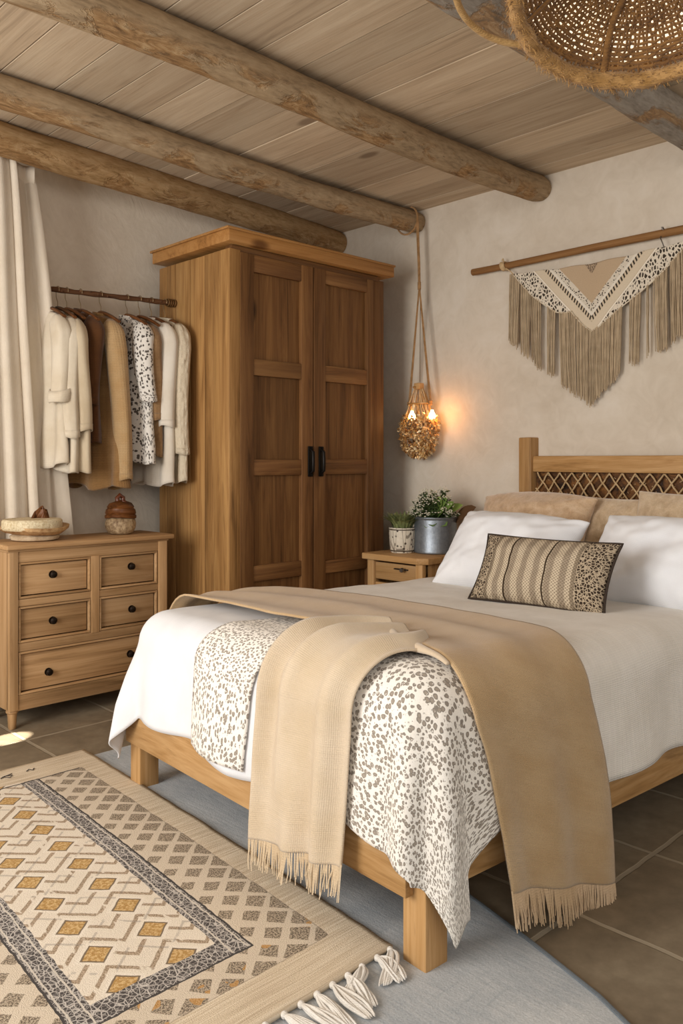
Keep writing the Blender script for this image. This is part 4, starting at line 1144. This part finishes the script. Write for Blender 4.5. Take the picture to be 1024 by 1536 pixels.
YARN = fabric('white_yarn', 'dcd7cf', 'cfc8bd', 1200, .95, .4, 30, uv=False)
YARNC = M('x')
for k in range(21):
    s0 = .012 + k * .0483; b = MB(); root = rug_pt(s0, 0); root.z = .016
    ang = -PI / 2 - .25 + random.uniform(-.5, .35); L = random.uniform(.10, .15)
    d = Vector((math.cos(ang), math.sin(ang), 0)); sd = Vector((-d.y, d.x, 0)); curl = random.uniform(-1.1, 1.1)
    b.lathe([(0, -.009), (.008, -.006), (.010, 0), (.008, .006), (0, .009)], root + d * .006, 10)
    for j in range(16):
        w = random.uniform(-1, 1); hh = random.uniform(0, 1)
        P = [root + d * .004]
        for q in (.25, .5, .75, 1.0):
            P.append(root + d * L * q * random.uniform(.96, 1.04) + sd * (w * .021 * math.sin(q * 2.6) + curl * L * q * q * .6 + .004 * math.sin(q * 6 + j)) + Vector((0, 0, -.010 * q * 0 + (.012 * math.sin(PI * q) * hh) - .006 * q + .002)))
        b.tube([Vector((p.x, p.y, max(p.z, .0095))) for p in P], lambda t: .0052 - .0012 * t, 5)
    b.build('tassel', YARN, rug, sub=1)

# ------------------------------------------------------------------ woven pendant at the top right
PC = Vector((1.913, .932, 2.332))
hdir = Vector((PC.x, PC.y, 0)).normalized()
pn = (Vector((0, 0, -1)) * math.cos(.31) - hdir * math.sin(.31)).normalized()     # opening direction
pr = hdir.cross(Vector((0, 0, 1))).normalized(); pu = pn.cross(pr).normalized()
PR = .295
pl = thing('pendant_lamp', 'large woven rattan pendant shade with shaggy rim hanging from the ceiling', 'pendant lamp', PC)
def bowl(r, a, lift=0): # r in 0..1; deeper towards the hub
    rr = r * PR; dep = .115 * (1 - r ** 2.4)
    return PC + (pr * math.cos(a) + pu * math.sin(a)) * rr - pn * (dep + lift - .0)
RAT = fabric('rattan', '75522f', '8b6438', 900, .8, .5, 25, uv=False, var=.3)
RATL = fabric('rattan_pale', 'a98350', 'bd9a66', 900, .85, .5, 25, uv=False, var=.3)
b = MB()
nr = 30
for k in range(2, nr):
    r = k / nr * .97
    n = 100
    b.tube([bowl(r + .004 * math.sin(a_ * 3 + k), a_, .0035 * math.sin(40 * a_ + k * PI)) for a_ in [2 * PI * j / n for j in range(n)]], (.0040 if k < nr - 5 else .0055), 5, closed=True)
for k in range(132):
    a_ = 2 * PI * k / 132; r0 = .10 if k % 4 == 0 else (.25 if k % 2 == 0 else .5)
    b.tube([bowl(lerp(r0, .98, j / 14), a_ + .01 * math.sin(j), -.0035 * math.cos(j * 2.1 + k)) for j in range(15)], .0034, 4)
b.build('weave', RAT, pl)
b = MB()
for k in range(6):
    a_ = 2 * PI * k / 6 + .12
    b.tube([bowl(lerp(.02, .99, j / 16), a_ + .03 * math.sin(j * .5), -.008) for j in range(17)], .009, 8, sq=.5)
b.build('spoke', RAT, pl)
b = MB()
def rimf(u, v):
    a_, t_ = 2 * PI * u, 2 * PI * v; r = .021 * (1 + .25 * nz(math.cos(a_) * 9, math.sin(a_) * 9, v * 3))
    return PC + (pr * math.cos(a_) + pu * math.sin(a_)) * (PR + .004 + r * math.cos(t_)) + pn * (.004 + r * 1.15 * math.sin(t_))
b.grid(rimf, 120, 14, wrap=True)
for k in range(2600):
    u, v = random.random(), random.random(); p = rimf(u, v); a_ = 2 * PI * u; t_ = 2 * PI * v
    out = (pr * math.cos(a_) + pu * math.sin(a_)) * math.cos(t_) + pn * math.sin(t_); tg = (-pr * math.sin(a_) + pu * math.cos(a_))
    q = p + out * .007 + (tg * random.uniform(-.8, .8) + pn * random.uniform(-.5, .9)) * .012
    b.tube([p - out * .002, q], lambda t: .0014 * (1 - .7 * t), 3, caps=False)
b.build('shaggy_rim', fabric('raffia_rim', '96703f', 'b18a58', 900, .85, .5, 25, uv=False, var=.3), pl)
m = M('speck_glow', .9, .1); m.base('efe3c8'); m.b.inputs['Emission Color'].default_value = (1, .86, .64, 1); m.b.inputs['Emission Strength'].default_value = 1.3  # added glowing sheet behind the weave, makes the bright specks in its gaps
b = MB(); b.grid(lambda u, v: bowl(.02 + .93 * u, 2 * PI * v, .022), 16, 64, wrap=True); b.build('glow_sheet', m.m, pl)
b = MB(); b.grid(lambda u, v: bowl(.02 + .98 * u, 2 * PI * v, .034), 16, 64, wrap=True); b.build('outer_shell', RATL, pl, solid=.004)
b = MB(); top = bowl(0, 0, .04); b.tube([top, Vector((top.x, top.y, ZC))], .006, 8); b.lathe([(.05, -.02), (.05, 0)], (top.x, top.y, ZC), 20); b.build('cord', LEATH, pl)
# bent cane hoop beside the shade
b = MB(); hc = Vector((0, 0, 1.2)) + (Vector((1.740, 1.166, 1.163)) + pr * .035) * 1.14
b.tube([hc + (pr * math.cos(a_) + pu * math.sin(a_)) * .218 for a_ in [2 * PI * k / 72 for k in range(72)]], .0105, 10, closed=True); b.build('hoop', RATL, pl)

# ------------------------------------------------------------------ light and camera
w = bpy.data.worlds.new('World'); sc.world = w; w.use_nodes = True
bg = w.node_tree.nodes['Background']; bg.inputs[0].default_value = (1.0, .975, .94, 1); bg.inputs[1].default_value = .57
def area(name, loc, target, sx, sy, e, colr, spread=PI):
    l = bpy.data.lights.new(name, 'AREA'); l.shape = 'RECTANGLE'; l.size = sx; l.size_y = sy; l.energy = e; l.color = colr; l.spread = spread
    o = bpy.data.objects.new(name, l); col.objects.link(o); o.location = loc
    o.rotation_euler = (Vector(target) - Vector(loc)).to_track_quat('-Z', 'Y').to_euler(); return o
area('window_daylight', (-1.35, 2.35, 1.55), (2.2, 2.4, 1.4), 1.7, 1.7, 106, (1, .975, .94))
area('room_fill', (-.6, -1.3, 2.1), (2.6, 2.4, 1.0), 2.0, 1.2, 36, (1, .95, .9))
l = bpy.data.lights.new('lamp_glow', 'POINT'); l.energy = .95; l.color = (1, .40, .11); l.shadow_soft_size = .05
o = bpy.data.objects.new('lamp_glow', l); col.objects.link(o); o.location = (3.875, 3.165, 1.475)
l = bpy.data.lights.new('sun_beam', 'SPOT'); l.energy = 4500; l.color = (1, .93, .82); l.spot_size = math.radians(2.3); l.spot_blend = .15; l.shadow_soft_size = .01
o = bpy.data.objects.new('sun_beam', l); col.objects.link(o); o.location = (-1.0, 3.0, 2.2)
o.rotation_euler = (Vector((1.468, 3.568, 0)) - Vector(o.location)).to_track_quat('-Z', 'Y').to_euler()

cam = bpy.data.cameras.new('Camera'); co_ = bpy.data.objects.new('Camera', cam); col.objects.link(co_)
co_.location = (0, 0, 1.2)
th_ = math.atan(1288 / 1249.)
co_.rotation_euler = (PI / 2, 0, th_ - PI / 2)
cam.sensor_fit = 'HORIZONTAL'; cam.sensor_width = 36; cam.lens = 36 * 1249 / 1024.; cam.shift_y = -78 / 1024.
cam.clip_start = .05
sc.camera = co_
sc.view_settings.view_transform = 'Standard'
sc.view_settings.look = 'None'
sc.view_settings.exposure = 0.0
